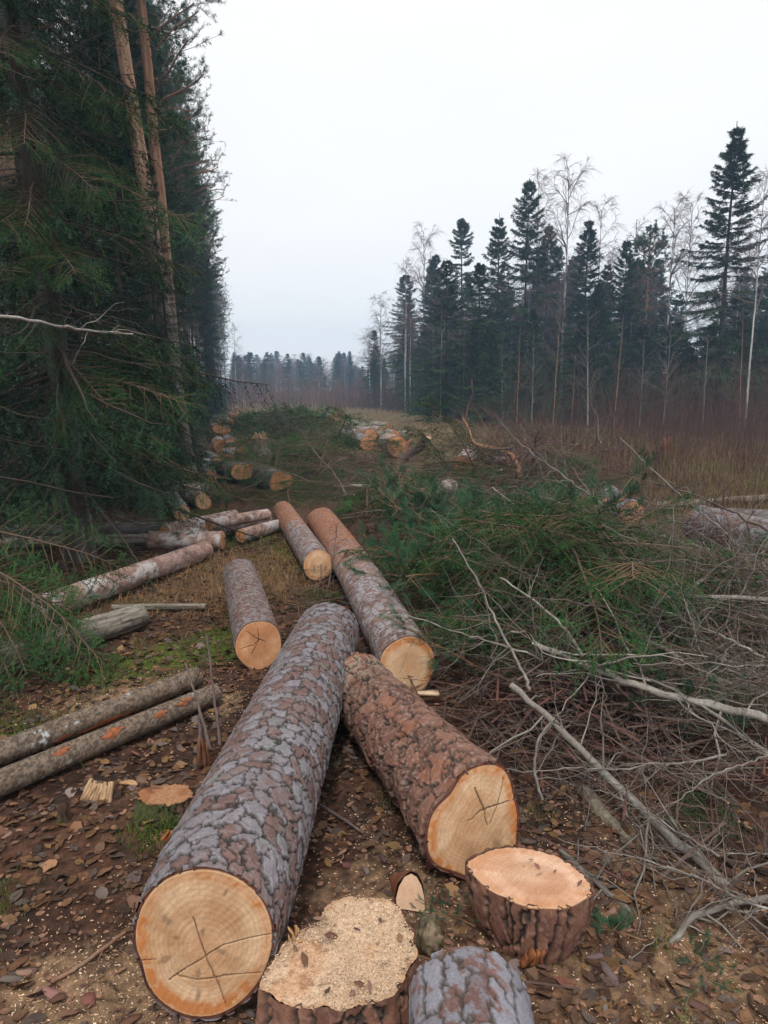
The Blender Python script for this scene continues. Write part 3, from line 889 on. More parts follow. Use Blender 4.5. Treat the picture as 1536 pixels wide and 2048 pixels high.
# stack on the far right of the heap
qlog('long grey log slanting towards the camera in the far stack', (668, 855), (640, 848), .62, 'greymid', 260, nth=28, ds=.1)
qlog('long log with pale flank lying before the far stack', (735, 902), (690, 880), .42, 'greymid', 261, nth=28, ds=.08)
for k, (u, v, d, s) in enumerate([(741, 884, .46, 'round-faced log at the front of the far stack'), (717, 882, .36, 'small round log end beside the front log of the far stack'), (700, 880, .34, 'small log end at the edge of the far stack'), (762, 876, .38, 'log end higher up in the far stack'), (790, 886, .40, 'log end behind the crooked limb in the far stack')]):
    qlog(s, (u, v), (u - 12, v - 6), d, 'pink', 265 + k, nth=28, ds=.1)
for k, (a, b, d, s) in enumerate([((775, 864), (655, 858), .36, 'long bleached log at the back of the far stack'), ((778, 858), (690, 852), .32, 'farthest bleached log of the far stack'), ((822, 882), (752, 880), .34, 'bleached log ending nearest the dry grass in the far stack'), ((770, 869), (668, 868), .32, 'middle bleached log of the far stack')]):
    qlog(s, a, b, d, 'weathered', 275 + k, style='dull', nth=24, ds=.1, name='bleached_log')
qlog('sunlit stump-like block with orange split side near the crooked limb', (795, 915), (775, 905), .55, 'pink', 281, nth=28, ds=.06)
qlog('pale block lying in the green heap above the pine tops', (925, 975), (938, 952), .34, 'pink', 283, nth=32, ds=.03, lift=(.2, .25))
qlog('flat pale chunk right of the pale block in the green heap', (1015, 965), (970, 962), .17, 'pink', 285, nth=28, ds=.03, lift=(.3, .3), style='pale')
qlog('log wedge with orange face poking out of the pine tops', (850, 1042), (900, 1018), .24, 'pink', 287, nth=40, ds=.03, lift=(.2, .2), tilt0=.4)
qlog('silvery log half buried under bare branches', (1262, 1075), (1215, 1020), .26, 'greymid', 289, nth=44, ds=.03, lift=(.15, .1))
qlog('thick silver-grey log at the edge of the dry meadow', (1392, 1108), (1640, 1172), .40, 'plate', 291, nth=80, ds=.012, style='orange', lift=(.10, .08))
qlog('dark barked log behind the silver-grey log', (1440, 1060), (1650, 1068), .26, 'dark', 293, nth=36, ds=.04)
qlog('thin fallen birch stem lying across the dry meadow', (1310, 1022), (1600, 998), .12, 'weathered', 295, nth=20, ds=.06, style='dull', name='fallen_birch')
# long stems lying inside the wood edge
qlog('long dark fallen stem behind the spruce trunk', (-60, 1082), (345, 1072), .17, 'dark', 297, nth=24, ds=.06, name='fallen_tree')
qlog('second long fallen stem in front of the dark one', (-60, 1100), (310, 1088), .12, 'weathered', 299, nth=24, ds=.06, name='fallen_tree', style='dull')
# tall splintered stump
p = G(520, 925)
ts = make_stump('splintered_stump', 'tall splintered pale stump standing in the middle of the green heap', 'stump', (p[0], p[1], 0), lambda ph: .21 * (1 + .12 * np.cos(3 * ph)), .55, 'weathered', 301, nth=40, nz=14, fn=20, spread=.35, style='dull')
for k in range(6):
    a = k * 1.05
    splinter(None, (p[0] + .14 * math.cos(a), p[1] + .14 * math.sin(a), .42), (.1, -.1, a), .3, .12, .05, 310 + k, 'splinter', ts, ca=(.42, .27, .15), cb=(.22, .14, .09), teeth=3)
p = G(1325, 940)
ts2 = make_stump('rotten_snag', 'crumbling red-brown snag standing in the dry meadow', 'snag', (p[0], p[1], 0), lambda ph: .075 * (1 + .2 * np.cos(3 * ph)), .5, 'rot', 303, nth=28, nz=12, fn=14, spread=.5)
for k in range(4):
    a = k * 1.6
    splinter(None, (p[0] + .045 * math.cos(a), p[1] + .045 * math.sin(a), .1), (.08, .08, a), .62, .08, .05, 320 + k, 'splinter', ts2, ca=(.17, .07, .04), cb=(.09, .04, .028), teeth=3)

# ------------------------------------------------------------------ vegetation builders
def tubes(paths, radii, sides):
    """paths (B,N,3), radii (B,N) -> V, F"""
    B, N, _ = paths.shape
    t = np.gradient(paths, axis=1)
    t /= np.maximum(np.linalg.norm(t, axis=2, keepdims=True), 1e-9)
    ref = np.where(np.abs(t[..., 2:3]) > .9, np.array([1.0, 0, 0]), np.array([0, 0, 1.0]))
    a = np.cross(t, ref); a /= np.maximum(np.linalg.norm(a, axis=2, keepdims=True), 1e-9)
    b = np.cross(t, a)
    ph = np.linspace(0, 2 * np.pi, sides, endpoint=False)
    V = paths[:, :, None, :] + radii[:, :, None, None] * (a[:, :, None, :] * np.cos(ph)[None, None, :, None] + b[:, :, None, :] * np.sin(ph)[None, None, :, None])
    ii = np.arange(B * N * sides).reshape(B, N, sides)
    jj = np.roll(ii, -1, 2)
    F = np.stack([ii[:, :-1], jj[:, :-1], jj[:, 1:], ii[:, 1:]], -1).reshape(-1, 4)
    return V.reshape(-1, 3), F

def grow(p0, d, ln, N, sag, wig, rg):
    """(B,3),(B,3),(B,) -> (B,N,3) curved paths"""
    B = len(p0)
    t = np.linspace(0, 1, N)[None, :, None]
    d = d / np.maximum(np.linalg.norm(d, axis=1, keepdims=True), 1e-9)
    w = np.cumsum(rg.normal(0, 1, (B, N, 3)), axis=1) * wig * ln[:, None, None] / N
    w -= w[:, :1]
    P = p0[:, None, :] + d[:, None, :] * ln[:, None, None] * t + w
    P[..., 2] -= (np.asarray(sag) * ln)[:, None] * t[..., 0] ** 2
    return P

def needles(tp, td, tl, n, nl, nw, rg, fwd=.65, tdroop=0.0, spread3=1.0):
    """triangles along twigs: tp (K,3), td (K,3) unit, tl (K,)"""
    K = len(tp)
    t = (np.arange(n)[None, :] + rg.random((K, n))) / n
    ref = np.where(np.abs(td[:, 2:3]) > .9, np.array([1.0, 0, 0]), np.array([0, 0, 1.0]))
    a = np.cross(td, ref); a /= np.maximum(np.linalg.norm(a, axis=1, keepdims=True), 1e-9)
    b = np.cross(td, a)
    ph = rg.random((K, n)) * 2 * np.pi
    side = a[:, None, :] * np.cos(ph)[..., None] + b[:, None, :] * (np.sin(ph) * spread3)[..., None]
    base = tp[:, None, :] + td[:, None, :] * (tl[:, None] * t)[..., None]
    base[..., 2] -= tdroop * tl[:, None] * t ** 2
    L_ = (nl * rg.uniform(.7, 1.25, (K, n)))[..., None]
    w = td[:, None, :] * (nw * rg.uniform(.35, .7, (K, n)))[..., None]
    tip = base + L_ * (td[:, None, :] * fwd + side * (1 - fwd * .4))
    V = np.stack([base - w, base + w, tip], 2).reshape(-1, 3)
    F = np.arange(len(V)).reshape(-1, 3)
    return V, F, t

def unit(v):
    return v / np.maximum(np.linalg.norm(v, axis=-1, keepdims=True), 1e-9)

def trunk_mesh(H, r0, r1, col, seed, sides=12, lean=0.0, N=14, flare=.5):
    q = np.random.default_rng(seed)
    z = np.linspace(-.3, H, N)
    x = np.cumsum(q.normal(0, .012, N)) * H / 14
    y = np.cumsum(q.normal(0, .012, N)) * H / 14
    x -= x[0]; y -= y[0]
    path = np.stack([x, y, z], -1)[None]
    f = np.clip(z / H, 0, 1)
    rad = (r0 + (r1 - r0) * f) * (1 + flare * np.exp(-np.clip(z, 0, None) / .35))
    V, F = tubes(path, rad[None], sides)
    V[:, :2] += (fbm(V * np.array([9, 9, 3.0]), 2, seed) - .5)[:, None] * r0 * .2
    c = col(V) if callable(col) else np.broadcast_to(col, V.shape)
    return V, F, c, path[0]

def spruce_tree(name, seed, H, Rb, cb, nb, ntw, nn, nl, nw, hang=.5, dead=30, trunk_r=.14, gcol=((.018, .042, .014), (.04, .085, .025)), twl=.5, lean_up=.0, sides=10, cone=.85, lichen=False):
    q = np.random.default_rng(seed)
    root = thing(name, 'spruce', 'tree')
    def tcol(V):
        n = fbm(V * np.array([12, 12, 4.0]), 3, seed)
        c = lerp((.038, .03, .024), (.085, .066, .055), sstep(.3, .7, n))
        if lichen:
            c = lerp(c, (.22, .23, .21), sstep(.6, .68, fbm(V * 7, 3, seed + 1)) * .8)
        return c
    V, F, c, path = trunk_mesh(H, trunk_r, .015, tcol, seed, sides, N=20)
    link('trunk', make_mesh('trunk', V, [F], c), M['trunk'], root)
    # living branches
    f = np.sort(q.random(nb) ** 1.4)
    z = cb + f * (H - cb) * .985
    Lb = Rb * (1 - f) ** cone * q.uniform(.5, 1.18, nb) + .12
    az = np.arange(nb) * 2.39996 + q.normal(0, .35, nb)
    el = np.radians(-14 + 50 * f ** 1.5 + q.normal(0, 7, nb))
    d = np.stack([np.cos(az) * np.cos(el), np.sin(az) * np.cos(el), np.sin(el)], -1)
    p0 = np.stack([np.interp(z, path[:, 2], path[:, 0]), np.interp(z, path[:, 2], path[:, 1]), z], -1)
    N = 7
    P = grow(p0, d, Lb, N, (.28 * (1 - f) - .04), .05, q)
    P[..., 2] += (np.linspace(0, 1, N) ** 4)[None] * (.12 * Lb)[:, None]          # upturned tips
    rad = (.006 + .007 * Lb)[:, None] * np.linspace(1, .2, N)[None]
    mbr = MB()
    V, F = tubes(P, rad, 4)
    mbr.add(V, [F], lerp((.045, .035, .026), (.085, .062, .045), q.random(len(V))))
    if dead:
        zd = q.uniform(.4, cb + .25 * (H - cb), dead)
        azd = q.random(dead) * 6.283
        eld = np.radians(q.normal(-8, 18, dead))
        dd = np.stack([np.cos(azd) * np.cos(eld), np.sin(azd) * np.cos(eld), np.sin(eld)], -1)
        ld = q.uniform(.4, 1.0, dead) * Rb * .75
        pd = np.stack([np.interp(zd, path[:, 2], path[:, 0]), np.interp(zd, path[:, 2], path[:, 1]), zd], -1)
        Pd = grow(pd, dd, ld, 6, .12, .12, q)
        V, F = tubes(Pd, np.linspace(.009, .002, 6)[None] * np.ones((dead, 1)), 3)
        mbr.add(V, [F], (.10, .085, .07))
        k = q.integers(0, dead, dead * 5); s = q.integers(1, 5, dead * 5)
        pt = Pd[k, s]
        dt = unit(q.normal(0, 1, (len(k), 3)) + unit(Pd[k, s + 1] - pt) * .9)
        Pt = grow(pt, dt, q.uniform(.15, .5, len(k)), 4, .2, .2, q)
        V, F = tubes(Pt, np.linspace(.004, .0015, 4)[None] * np.ones((len(k), 1)), 3)
        mbr.add(V, [F], (.095, .08, .065))
    link('branches', mbr.mesh('branches'), M['twig'], root)
    # side sprays
    tt = (np.arange(ntw)[None] + q.random((nb, ntw))) / ntw
    tt = .12 + .88 * tt
    ix = tt * (N - 1)
    i0 = np.clip(np.floor(ix).astype(int), 0, N - 2)
    fr = (ix - i0)[..., None]
    bi = np.arange(nb)[:, None]
    tp = P[bi, i0] * (1 - fr) + P[bi, i0 + 1] * fr
    tan = unit(P[bi, i0 + 1] - P[bi, i0])
    side = unit(np.cross(tan, np.array([0, 0, 1.0])))
    sg = np.where(q.random((nb, ntw)) < .5, -1, 1)[..., None]
    dv = unit(tan * q.uniform(.35, .8, (nb, ntw, 1)) + side * sg * q.uniform(.3, .9, (nb, ntw, 1)) + np.array([0, 0, -1.0]) * hang * q.uniform(.2, 1.3, (nb, ntw, 1)))
    tl = twl * (Lb[:, None] / Rb) ** .5 * (1.1 - .55 * tt) * q.uniform(.6, 1.25, (nb, ntw))
    V, F, t = needles(tp.reshape(-1, 3), dv.reshape(-1, 3), tl.ravel(), nn, nl, nw, q, .6, tdroop=.25 * hang, spread3=.6)
    shade = np.repeat((q.random((nb, 1)) * .5 + q.random((nb, ntw)) * .5).reshape(-1), nn * 3)
    tipf = np.repeat(t.ravel(), 3)
    cc = lerp(gcol[0], gcol[1], np.clip(shade * .7 + tipf * .35, 0, 1))
    link('crown', make_mesh('crown', V, [F], cc, False), M['needle'], root)
    return Stock(root)

def pine_tree(name, seed, H, Rb, cb, nb, nt_, ntuft, nn, nl, nw, trunk_r=.17, gcol=((.025, .05, .025), (.055, .10, .045)), low_dead=14, top_r=.05):
    q = np.random.default_rng(seed)
    root = thing(name, 'pine', 'tree')
    def tcol(V):
        n = fbm(V * np.array([14, 14, 5.0]), 3, seed)
        low = lerp((.14, .115, .10), (.22, .18, .16), n)
        up = lerp((.27, .13, .075), (.38, .235, .16), sstep(.3, .7, n * .6 + .4 * vnoise(V * np.array([30, 30, 12.0]), seed)))
        return lerp(low, up, sstep(.14 * H, .26 * H, V[:, 2] + (n - .5) * 3))
    V, F, c, path = trunk_mesh(H * .98, trunk_r, top_r, tcol, seed, 14, N=22, flare=.25)
    link('trunk', make_mesh('trunk', V, [F], c), M['trunk'], root)
    f = np.sort(q.random(nb))
    z = cb + f * (H - cb) * .97
    Lb = Rb * np.sin(np.pi * np.clip(.22 + .72 * f, 0, 1)) ** .8 * q.uniform(.6, 1.15, nb) + .2
    az = np.arange(nb) * 2.39996 + q.normal(0, .4, nb)
    el = np.radians(0 + 45 * f + q.normal(0, 10, nb))
    d = np.stack([np.cos(az) * np.cos(el), np.sin(az) * np.cos(el), np.sin(el)], -1)
    p0 = np.stack([np.interp(z, path[:, 2], path[:, 0]), np.interp(z, path[:, 2], path[:, 1]), z], -1)
    N = 7
    P = grow(p0, d, Lb, N, -.08, .16, q)
    mbr = MB()
    V, F = tubes(P, (.02 + .016 * Lb)[:, None] * np.linspace(1, .3, N)[None], 5)
    mbr.add(V, [F], (.22, .11, .065))
    k = np.repeat(np.arange(nb), nt_)
    s = q.uniform(.3, 1.0, nb * nt_) * (N - 1.001)
    i0 = np.floor(s).astype(int); fr = (s - i0)[:, None]
    bp = P[k, i0] * (1 - fr) + P[k, i0 + 1] * fr
    bd = unit(unit(P[k, i0 + 1] - P[k, i0]) * .7 + q.normal(0, .6, (len(k), 3)) + [0, 0, .25])
    bl = Lb[k] * q.uniform(.18, .42, len(k)) + .1
    PB = grow(bp, bd, bl, 4, -.1, .15, q)
    V, F = tubes(PB, np.linspace(.012, .005, 4)[None] * np.ones((len(k), 1)), 3)
    mbr.add(V, [F], (.17, .10, .065))
    if low_dead:
        zd = q.uniform(.25 * H, cb, low_dead)
        azd = q.random(low_dead) * 6.283
        dd = np.stack([np.cos(azd), np.sin(azd), q.normal(-.1, .2, low_dead)], -1)
        pd = np.stack([np.interp(zd, path[:, 2], path[:, 0]), np.interp(zd, path[:, 2], path[:, 1]), zd], -1)
        V, F = tubes(grow(pd, dd, q.uniform(.2, .6, low_dead), 5, .1, .15, q), np.linspace(.016, .004, 5)[None] * np.ones((low_dead, 1)), 4)
        mbr.add(V, [F], (.11, .08, .065))
    link('branches', mbr.mesh('branches'), M['twig'], root)
    kk = np.repeat(np.arange(len(k)), ntuft)
    s = q.uniform(.3, 1.0, len(kk)) * 2.999
    i0 = np.floor(s).astype(int); fr = (s - i0)[:, None]
    tp = PB[kk, i0] * (1 - fr) + PB[kk, i0 + 1] * fr
    td = unit(unit(PB[kk, 3] - PB[kk, 0]) + q.normal(0, .5, (len(kk), 3)) + [0, 0, .3])
    V, F, t = needles(tp, td, q.uniform(.12, .28, len(kk)), nn, nl, nw, q, .5)
    sh = np.repeat(q.random(len(kk)), nn * 3)
    link('crown', make_mesh('crown', V, [F], lerp(gcol[0], gcol[1], sh), False), M['needle'], root)
    return Stock(root)

def bare_tree(name, seed, H, nl1, n2, n3, tr, cols, spread=.35, droop=.35, cb=.3, twl=.8, tw=.011, cat_label='birch'):
    q = np.random.default_rng(seed)
    root = thing(name, cat_label, 'tree')
    def tcol(V):
        n = fbm(V * np.array([6, 6, 9.0]), 3, seed)
        c = lerp(cols[0], cols[1], sstep(.48, .62, n))
        return lerp(c, cols[2], sstep(.5 * H, .95 * H, V[:, 2]) * .8)
    V, F, c, path = trunk_mesh(H * .97, tr, .012, tcol, seed, 8, N=18, flare=.3)
    link('trunk', make_mesh('trunk', V, [F], c), M['trunk'], root)
    f = np.sort(q.random(nl1))
    z = H * (cb + (1 - cb) * f * .95)
    az = np.arange(nl1) * 2.39996 + q.normal(0, .5, nl1)
    el = np.radians(q.normal(52, 9, nl1))
    Lb = H * spread * (1 - f * .8) * q.uniform(.6, 1.1, nl1) + .3
    d = np.stack([np.cos(az) * np.cos(el), np.sin(az) * np.cos(el), np.sin(el)], -1)
    p0 = np.stack([np.interp(z, path[:, 2], path[:, 0]), np.interp(z, path[:, 2], path[:, 1]), z], -1)
    P = grow(p0, d, Lb, 7, .12, .12, q)
    mb = MB()
    V, F = tubes(P, (.012 + .010 * Lb)[:, None] * np.linspace(1, .2, 7)[None] * (tr / .09), 4)
    mb.add(V, [F], cols[2])
    def sub(P, n, lmul, sag, rad, Nn, sides, jit):
        B, N, _ = P.shape
        k = np.repeat(np.arange(B), n)
        s = q.uniform(.2, 1, B * n) * (N - 1.001)
        i0 = np.floor(s).astype(int); fr = (s - i0)[:, None]
        p = P[k, i0] * (1 - fr) + P[k, i0 + 1] * fr
        ln = np.linalg.norm(P[k, -1] - P[k, 0], axis=1) * lmul * q.uniform(.5, 1.2, len(k)) + .1
        dd = unit(unit(P[k, i0 + 1] - P[k, i0]) + q.normal(0, jit, (len(k), 3)))
        Q = grow(p, dd, ln, Nn, sag, .12, q)
        return Q, tubes(Q, np.linspace(rad, rad * .35, Nn)[None] * np.ones((len(k), 1)), sides)
    P2, (V, F) = sub(P, n2, .38, .15, tw * .9, 5, 3, .55)
    mb.add(V, [F], lerp(cols[2], cols[3], q.random(len(V))))
    if n3:
        P3, (V, F) = sub(P2, n3, twl, droop, tw * .55, 4, 3, .5)
        mb.add(V, [F], cols[3])
    link('branches', mb.mesh('branches'), M['twig'], root)
    return Stock(root)

# ------------------------------------------------------------------ left wood
GN = ((.006, .019, .009), (.019, .050, .020))
SPN = [spruce_tree('spruce_tree', 401, 17, 1.75, .8, 215, 32, 21, .044, .013, hang=1.0, dead=70, trunk_r=.12, twl=.42, lichen=True, gcol=GN),
       spruce_tree('spruce_tree', 402, 19, 1.7, 1.4, 205, 32, 21, .046, .014, hang=.9, dead=70, trunk_r=.14, twl=.44, gcol=GN),
       spruce_tree('spruce_tree', 403, 15, 1.6, .4, 205, 32, 21, .044, .013, hang=1.1, dead=60, trunk_r=.10, twl=.42, gcol=GN)]
PNN = [pine_tree('pine_tree', 411, 21, 2.6, 10.5, 60, 9, 5, 17, .12, .018, trunk_r=.17),
       pine_tree('pine_tree', 412, 19, 2.4, 7.5, 64, 9, 7, 17, .12, .018, trunk_r=.15)]
def edge_x(y):
    return -1.45 - .19 * y
def lean(dx, dy=0):
    return (-dy, dx, 0)
# named trees at the edge
def put(st, x, y, s, rz, label, group=None, lx=0.0, hs=None):
    e = (Matrix.Rotation(lx, 3, 'Y') @ Matrix.Rotation(rz, 3, 'Z')).to_euler()
    return st.put((x, y, -.05), e, (s, s, hs or s), label, group)
near_spruce = put(SPN[0], -2.95, 6.75, 1.0, .4, 'spruce with lichen-flecked trunk and dead lower twigs, nearest trunk in view', lx=-.05)
put(SPN[2], -3.75, 4.75, 1.0, 2.0, 'spruce rooted outside the frame, its low bough hanging over the weathered log', lx=.02)
put(SPN[1], -3.95, 8.6, .95, 4.2, 'dark spruce standing just behind the lichen-flecked one', lx=-.05)
put(SPN[2], -3.55, 10.2, .55, 2.2, 'young spruce covering the feet of the bright pine pair', lx=-.03, hs=.42)
put(SPN[2], -3.3, 11.5, .42, 4.4, 'low young spruce in front of the pine feet at the wood edge', lx=-.05, hs=.34)
put(SPN[1], -4.3, 12.8, .62, .2, 'slim spruce just behind the bright pine pair', lx=-.06, hs=.5)
put(SPN[2], -3.75, 11.2, .5, 1.2, 'spruce sweeping its boughs to the ground by the yellow-faced log', lx=-.05)
put(PNN[0], -3.95, 14.0, .72, .3, 'tall pine with bare orange trunk, right one of the bright pair', lx=-.045, hs=.95)
put(PNN[1], -3.3, 12.0, .85, 2.3, 'tall pine with thick pale orange trunk, left one of the bright pair', lx=-.11, hs=1.15)
put(PNN[0], -4.45, 9.8, 1.05, 4.0, 'big pine with rough grey trunk deep among the near spruces', lx=-.08)
put(SPN[0], -4.6, 15.2, .62, 5.2, 'spruce with a dark bare lower trunk behind the leaning round log', lx=-.05)
put(SPN[1], -5.3, 17.6, .7, 3.0, 'spruce at the wood edge beside the small log pile', lx=-.05)
put(PNN[1], -6.9, 22.5, .9, 1.0, 'pine at the wood edge whose crown bulges over the clearing', lx=-.05)
put(SPN[2], -6.3, 21.0, .75, .8, 'spruce below the bulging pine crown', lx=-.05)
for k, (st, x, y, sc, lab) in enumerate([(PNN[1], -7.9, 25.0, .78, 'low-crowned pine right behind the bright pair'), (SPN[1], -8.1, 28.5, .7, 'spruce tucked between the low-crowned pines'), (PNN[1], -9.2, 31.0, .82, 'second low-crowned pine beyond the bright pair'),
                                         (PNN[0], -10.3, 36.0, .85, 'pine with the highest crown over the gap'), (SPN[2], -9.9, 38.0, .8, 'spruce below the highest pine crown over the gap'), (PNN[1], -11.6, 43.0, .85, 'bushy pine near the end of the dark wood'), (PNN[1], -13.7, 54.0, .9, 'last large pine of the dark wood')]):
    put(st, x, y, sc, 1.7 * k, lab, lx=-.02)
grpL = 'trees in the dark wood along the clearing'
q = np.random.default_rng(77)
yy = 24.0
while yy < 125:
    st = (PNN if q.random() < .45 else SPN)[0:]
    st = st[q.integers(0, len(st))]
    isp = st in PNN
    s = q.uniform(.68, .9)
    put(st, edge_x(yy) - q.uniform(.3, 1.2) - (.7 if isp else 0) - .012 * yy, yy, s, q.uniform(0, 6.28), 'pine among the trees lining the far edge of the dark wood' if isp else 'spruce among the trees lining the far edge of the dark wood', 'far edge trees of the dark wood', lx=-q.uniform(.01, .06))
    yy += q.uniform(2.0, 3.2) + .03 * yy
for row, off in ((1, 2.4), (2, 4.8), (3, 7.6), (4, 11)):
    yy = 5.5 + row
    while yy < (60 if row < 3 else 50):
        isp = q.random() < .3
        st = PNN[q.integers(0, 2)] if isp else SPN[q.integers(0, 3)]
        put(st, edge_x(yy) - off + q.normal(0, .5), yy + q.normal(0, .4), q.uniform(.85, 1.1), q.uniform(0, 6.28),
            'pine in the depth of the dark wood' if isp else 'spruce in the depth of the dark wood', grpL, lx=q.normal(-.03, .03))
        yy += q.uniform(2.0, 3.4) + .35 * row

# ------------------------------------------------------------------ right wood
SPM = [spruce_tree('spruce_tree', 421, 13, 3.1, .8, 210, 26, 11, .17, .055, hang=.35, dead=25, trunk_r=.13, twl=.5, sides=7),
       spruce_tree('spruce_tree', 422, 13, 2.7, 1.0, 200, 24, 11, .17, .055, hang=.3, dead=30, trunk_r=.12, twl=.5, sides=7, cone=.7),
       spruce_tree('spruce_tree', 423, 13, 2.3, 4.6, 130, 24, 11, .17, .055, hang=.3, dead=30, trunk_r=.13, twl=.5, sides=7, cone=.75)]
PNM = pine_tree('pine_tree', 424, 13, 1.6, 6.0, 44, 8, 4, 10, .16, .05, trunk_r=.11)
BCOL = ((.50, .49, .47), (.26, .24, .23), (.16, .12, .11), (.13, .085, .08))
TCOL = ((.30, .18, .11), (.24, .14, .09), (.16, .10, .075), (.12, .08, .07))
GCOL = ((.24, .26, .24), (.18, .19, .18), (.17, .16, .15), (.13, .10, .09))
BIR = [bare_tree('birch_tree', 431, 13, 24, 8, 7, .085, BCOL, spread=.30, droop=.55),
       bare_tree('birch_tree', 432, 13, 22, 8, 7, .07, BCOL, spread=.24, droop=.45, cb=.4),
       bare_tree('birch_tree', 433, 13, 16, 7, 6, .06, BCOL, spread=.2, droop=.3, cb=.45)]
THIN = [bare_tree('bare_sapling', 434, 9, 12, 5, 3, .045, TCOL, spread=.16, droop=.1, cb=.4, tw=.008, cat_label='sapling'),
        bare_tree('bare_sapling', 435, 8, 18, 6, 4, .06, GCOL, spread=.28, droop=.05, cb=.18, tw=.009, cat_label='sapling')]
def top(st, H0, u, v, Y, label, group=None, wide=1.0, lx=0.0):
    p = AT(u, v, Y)
    s = p[2] / H0
    return st.put((p[0], p[1], -.05), (0, lx, (u * 13.7) % 6.28), (s * wide, s * wide, s), label, group)
top(SPM[0], 13, 1475, 240, 34, 'tallest spruce, its pointed top standing clear of its neighbours', wide=1.05)
top(BIR[1], 13, 1532, 345, 31, 'bare birch with pale trunk at the frame edge by the tallest spruce')
top(BIR[0], 13, 1140, 318, 44, 'broad bare birch with drooping fine twigs, tallest birch')
top(SPM[1], 13, 1058, 355, 46, 'slim spruce whose tip touches the tallest birch')
top(BIR[1], 13, 1080, 350, 48, 'birch rising behind the slim spruce')
top(SPM[0], 13, 1000, 425, 50, 'full spruce with a knobbly top between the bare-stemmed pine and the slim spruce')
top(SPM[2], 13, 925, 435, 56, 'conifer with a narrow crown on a long bare stem')
top(SPM[1], 13, 871, 505, 60, 'spruce rising in front of the drooping birch pair')
top(BIR[0], 13, 848, 450, 63, 'birch with drooping crown, taller of the pair over the gap')
top(BIR[2], 13, 812, 505, 66, 'thin upright birch, shorter of the pair over the gap')
top(BIR[0], 13, 762, 585, 74, 'lone bare tree at the mouth of the gap in the forest')
top(SPM[0], 13, 1178, 430, 44, 'spruce in front of the tallest birch', wide=.95)
top(SPM[1], 13, 1098, 445, 47, 'short spruce beside the slim spruce')
top(BIR[1], 13, 1205, 405, 46, 'birch peering over the spruce in front of the tallest birch')
top(SPM[1], 13, 1255, 475, 42, 'spruce with a blunt top between the birches')
top(BIR[2], 13, 1275, 425, 44, 'slender birch behind the blunt-topped spruce')
top(PNM, 13, 1300, 460, 43, 'thin pine with a sparse round crown')
top(BIR[0], 13, 1352, 400, 40, 'birch left of the tallest spruce with forked crown')
top(BIR[1], 13, 1385, 392, 38, 'birch whose twigs reach into the tallest spruce')
TM = [(812, 'below the thin upright birch'), (848, 'below the drooping birch'), (925, 'by the narrow-crowned conifer'), (1000, 'by the full knobbly spruce'), (1058, 'by the slim spruce'), (1140, 'below the tallest birch'), (1178, 'by the spruce before the tallest birch'), (1255, 'by the blunt-topped spruce'), (1300, 'by the thin pine'), (1352, 'by the forked birch'), (1420, 'left of the tallest spruce'), (1475, 'behind the tallest spruce'), (1535, 'at the frame edge')]
def tmark(u):
    return min(TM, key=lambda m: abs(m[0] - u))[1]
q = np.random.default_rng(99)
for k in range(95):                                              # filling rows behind and between
    Y = q.uniform(36, 74)
    u0 = 800 + (1640 - 800) * q.random()
    if u0 < 880 and Y < 56: Y += 20
    vt = q.uniform(490, 575) if k < 40 else q.uniform(520, 660)
    isb = q.random() < .4
    top(BIR[q.integers(0, 3)] if isb else SPM[q.integers(0, 3)], 13, u0, vt, Y, ('bare birch' if isb else 'spruce') + ' in the dark mass of the far wood, ' + tmark(u0), 'trees filling the wood beyond the meadow', wide=q.uniform(.9, 1.25))
for k, (u, v, Y, i, s) in enumerate([(1040, 640, 34, 0, 'thin orange-stemmed sapling before the slim spruce'), (1115, 600, 34, 0, 'thin orange-stemmed sapling below the tallest birch'), (1187, 610, 30, 1, 'pale grey bare tree with upswept side branches'),
                                      (1240, 620, 31, 0, 'straight orange-stemmed sapling right of the pale grey bare tree'), (1010, 680, 38, 1, 'leaning grey bare sapling before the full spruce'), (930, 610, 46, 0, 'pale thin sapling under the narrow-crowned conifer'),
                                      (1070, 650, 35, 1, 'grey bare sapling between two orange-stemmed ones'), (1340, 640, 30, 1, 'bare twiggy sapling at the shaded end of the meadow'), (1420, 660, 29, 1, 'bare twiggy sapling under the tallest spruce'), (1150, 690, 33, 0, 'short brown sapling left of the pale grey bare tree'),
                                      (870, 640, 52, 1, 'bare sapling below the drooping birch'), (1290, 670, 31, 1, 'bare sapling under the thin pine'), (1500, 600, 27, 0, 'brown sapling near the frame edge')]):
    top(THIN[i], 9 if i == 0 else 8, u, v, Y, s, None, wide=1.0, lx=q.normal(0, .03))

for k in range(26):                                              # the same wood going on beyond the frame
    Y = q.uniform(22, 48)
    u0 = q.uniform(1600, 2250)
    isb = q.random() < .35
    top(BIR[q.integers(0, 3)] if isb else SPM[q.integers(0, 3)], 13, u0, q.uniform(330, 560), Y, ('bare birch' if isb else 'spruce') + ' of the far wood, beyond the frame edge', 'trees of the far wood outside the frame', wide=q.uniform(1.0, 1.3))
for k in range(70):                                              # low dark understorey
    Y = q.uniform(34, 60)
    u0 = q.uniform(835, 1600)
    if u0 < 930 and Y < 52: Y += 12
    top(SPM[q.integers(0, 2)], 13, u0, q.uniform(600, 715), Y, 'low dense young spruce in the far wood, ' + tmark(u0), 'young spruces at the base of the far wood', wide=q.uniform(1.2, 1.7))

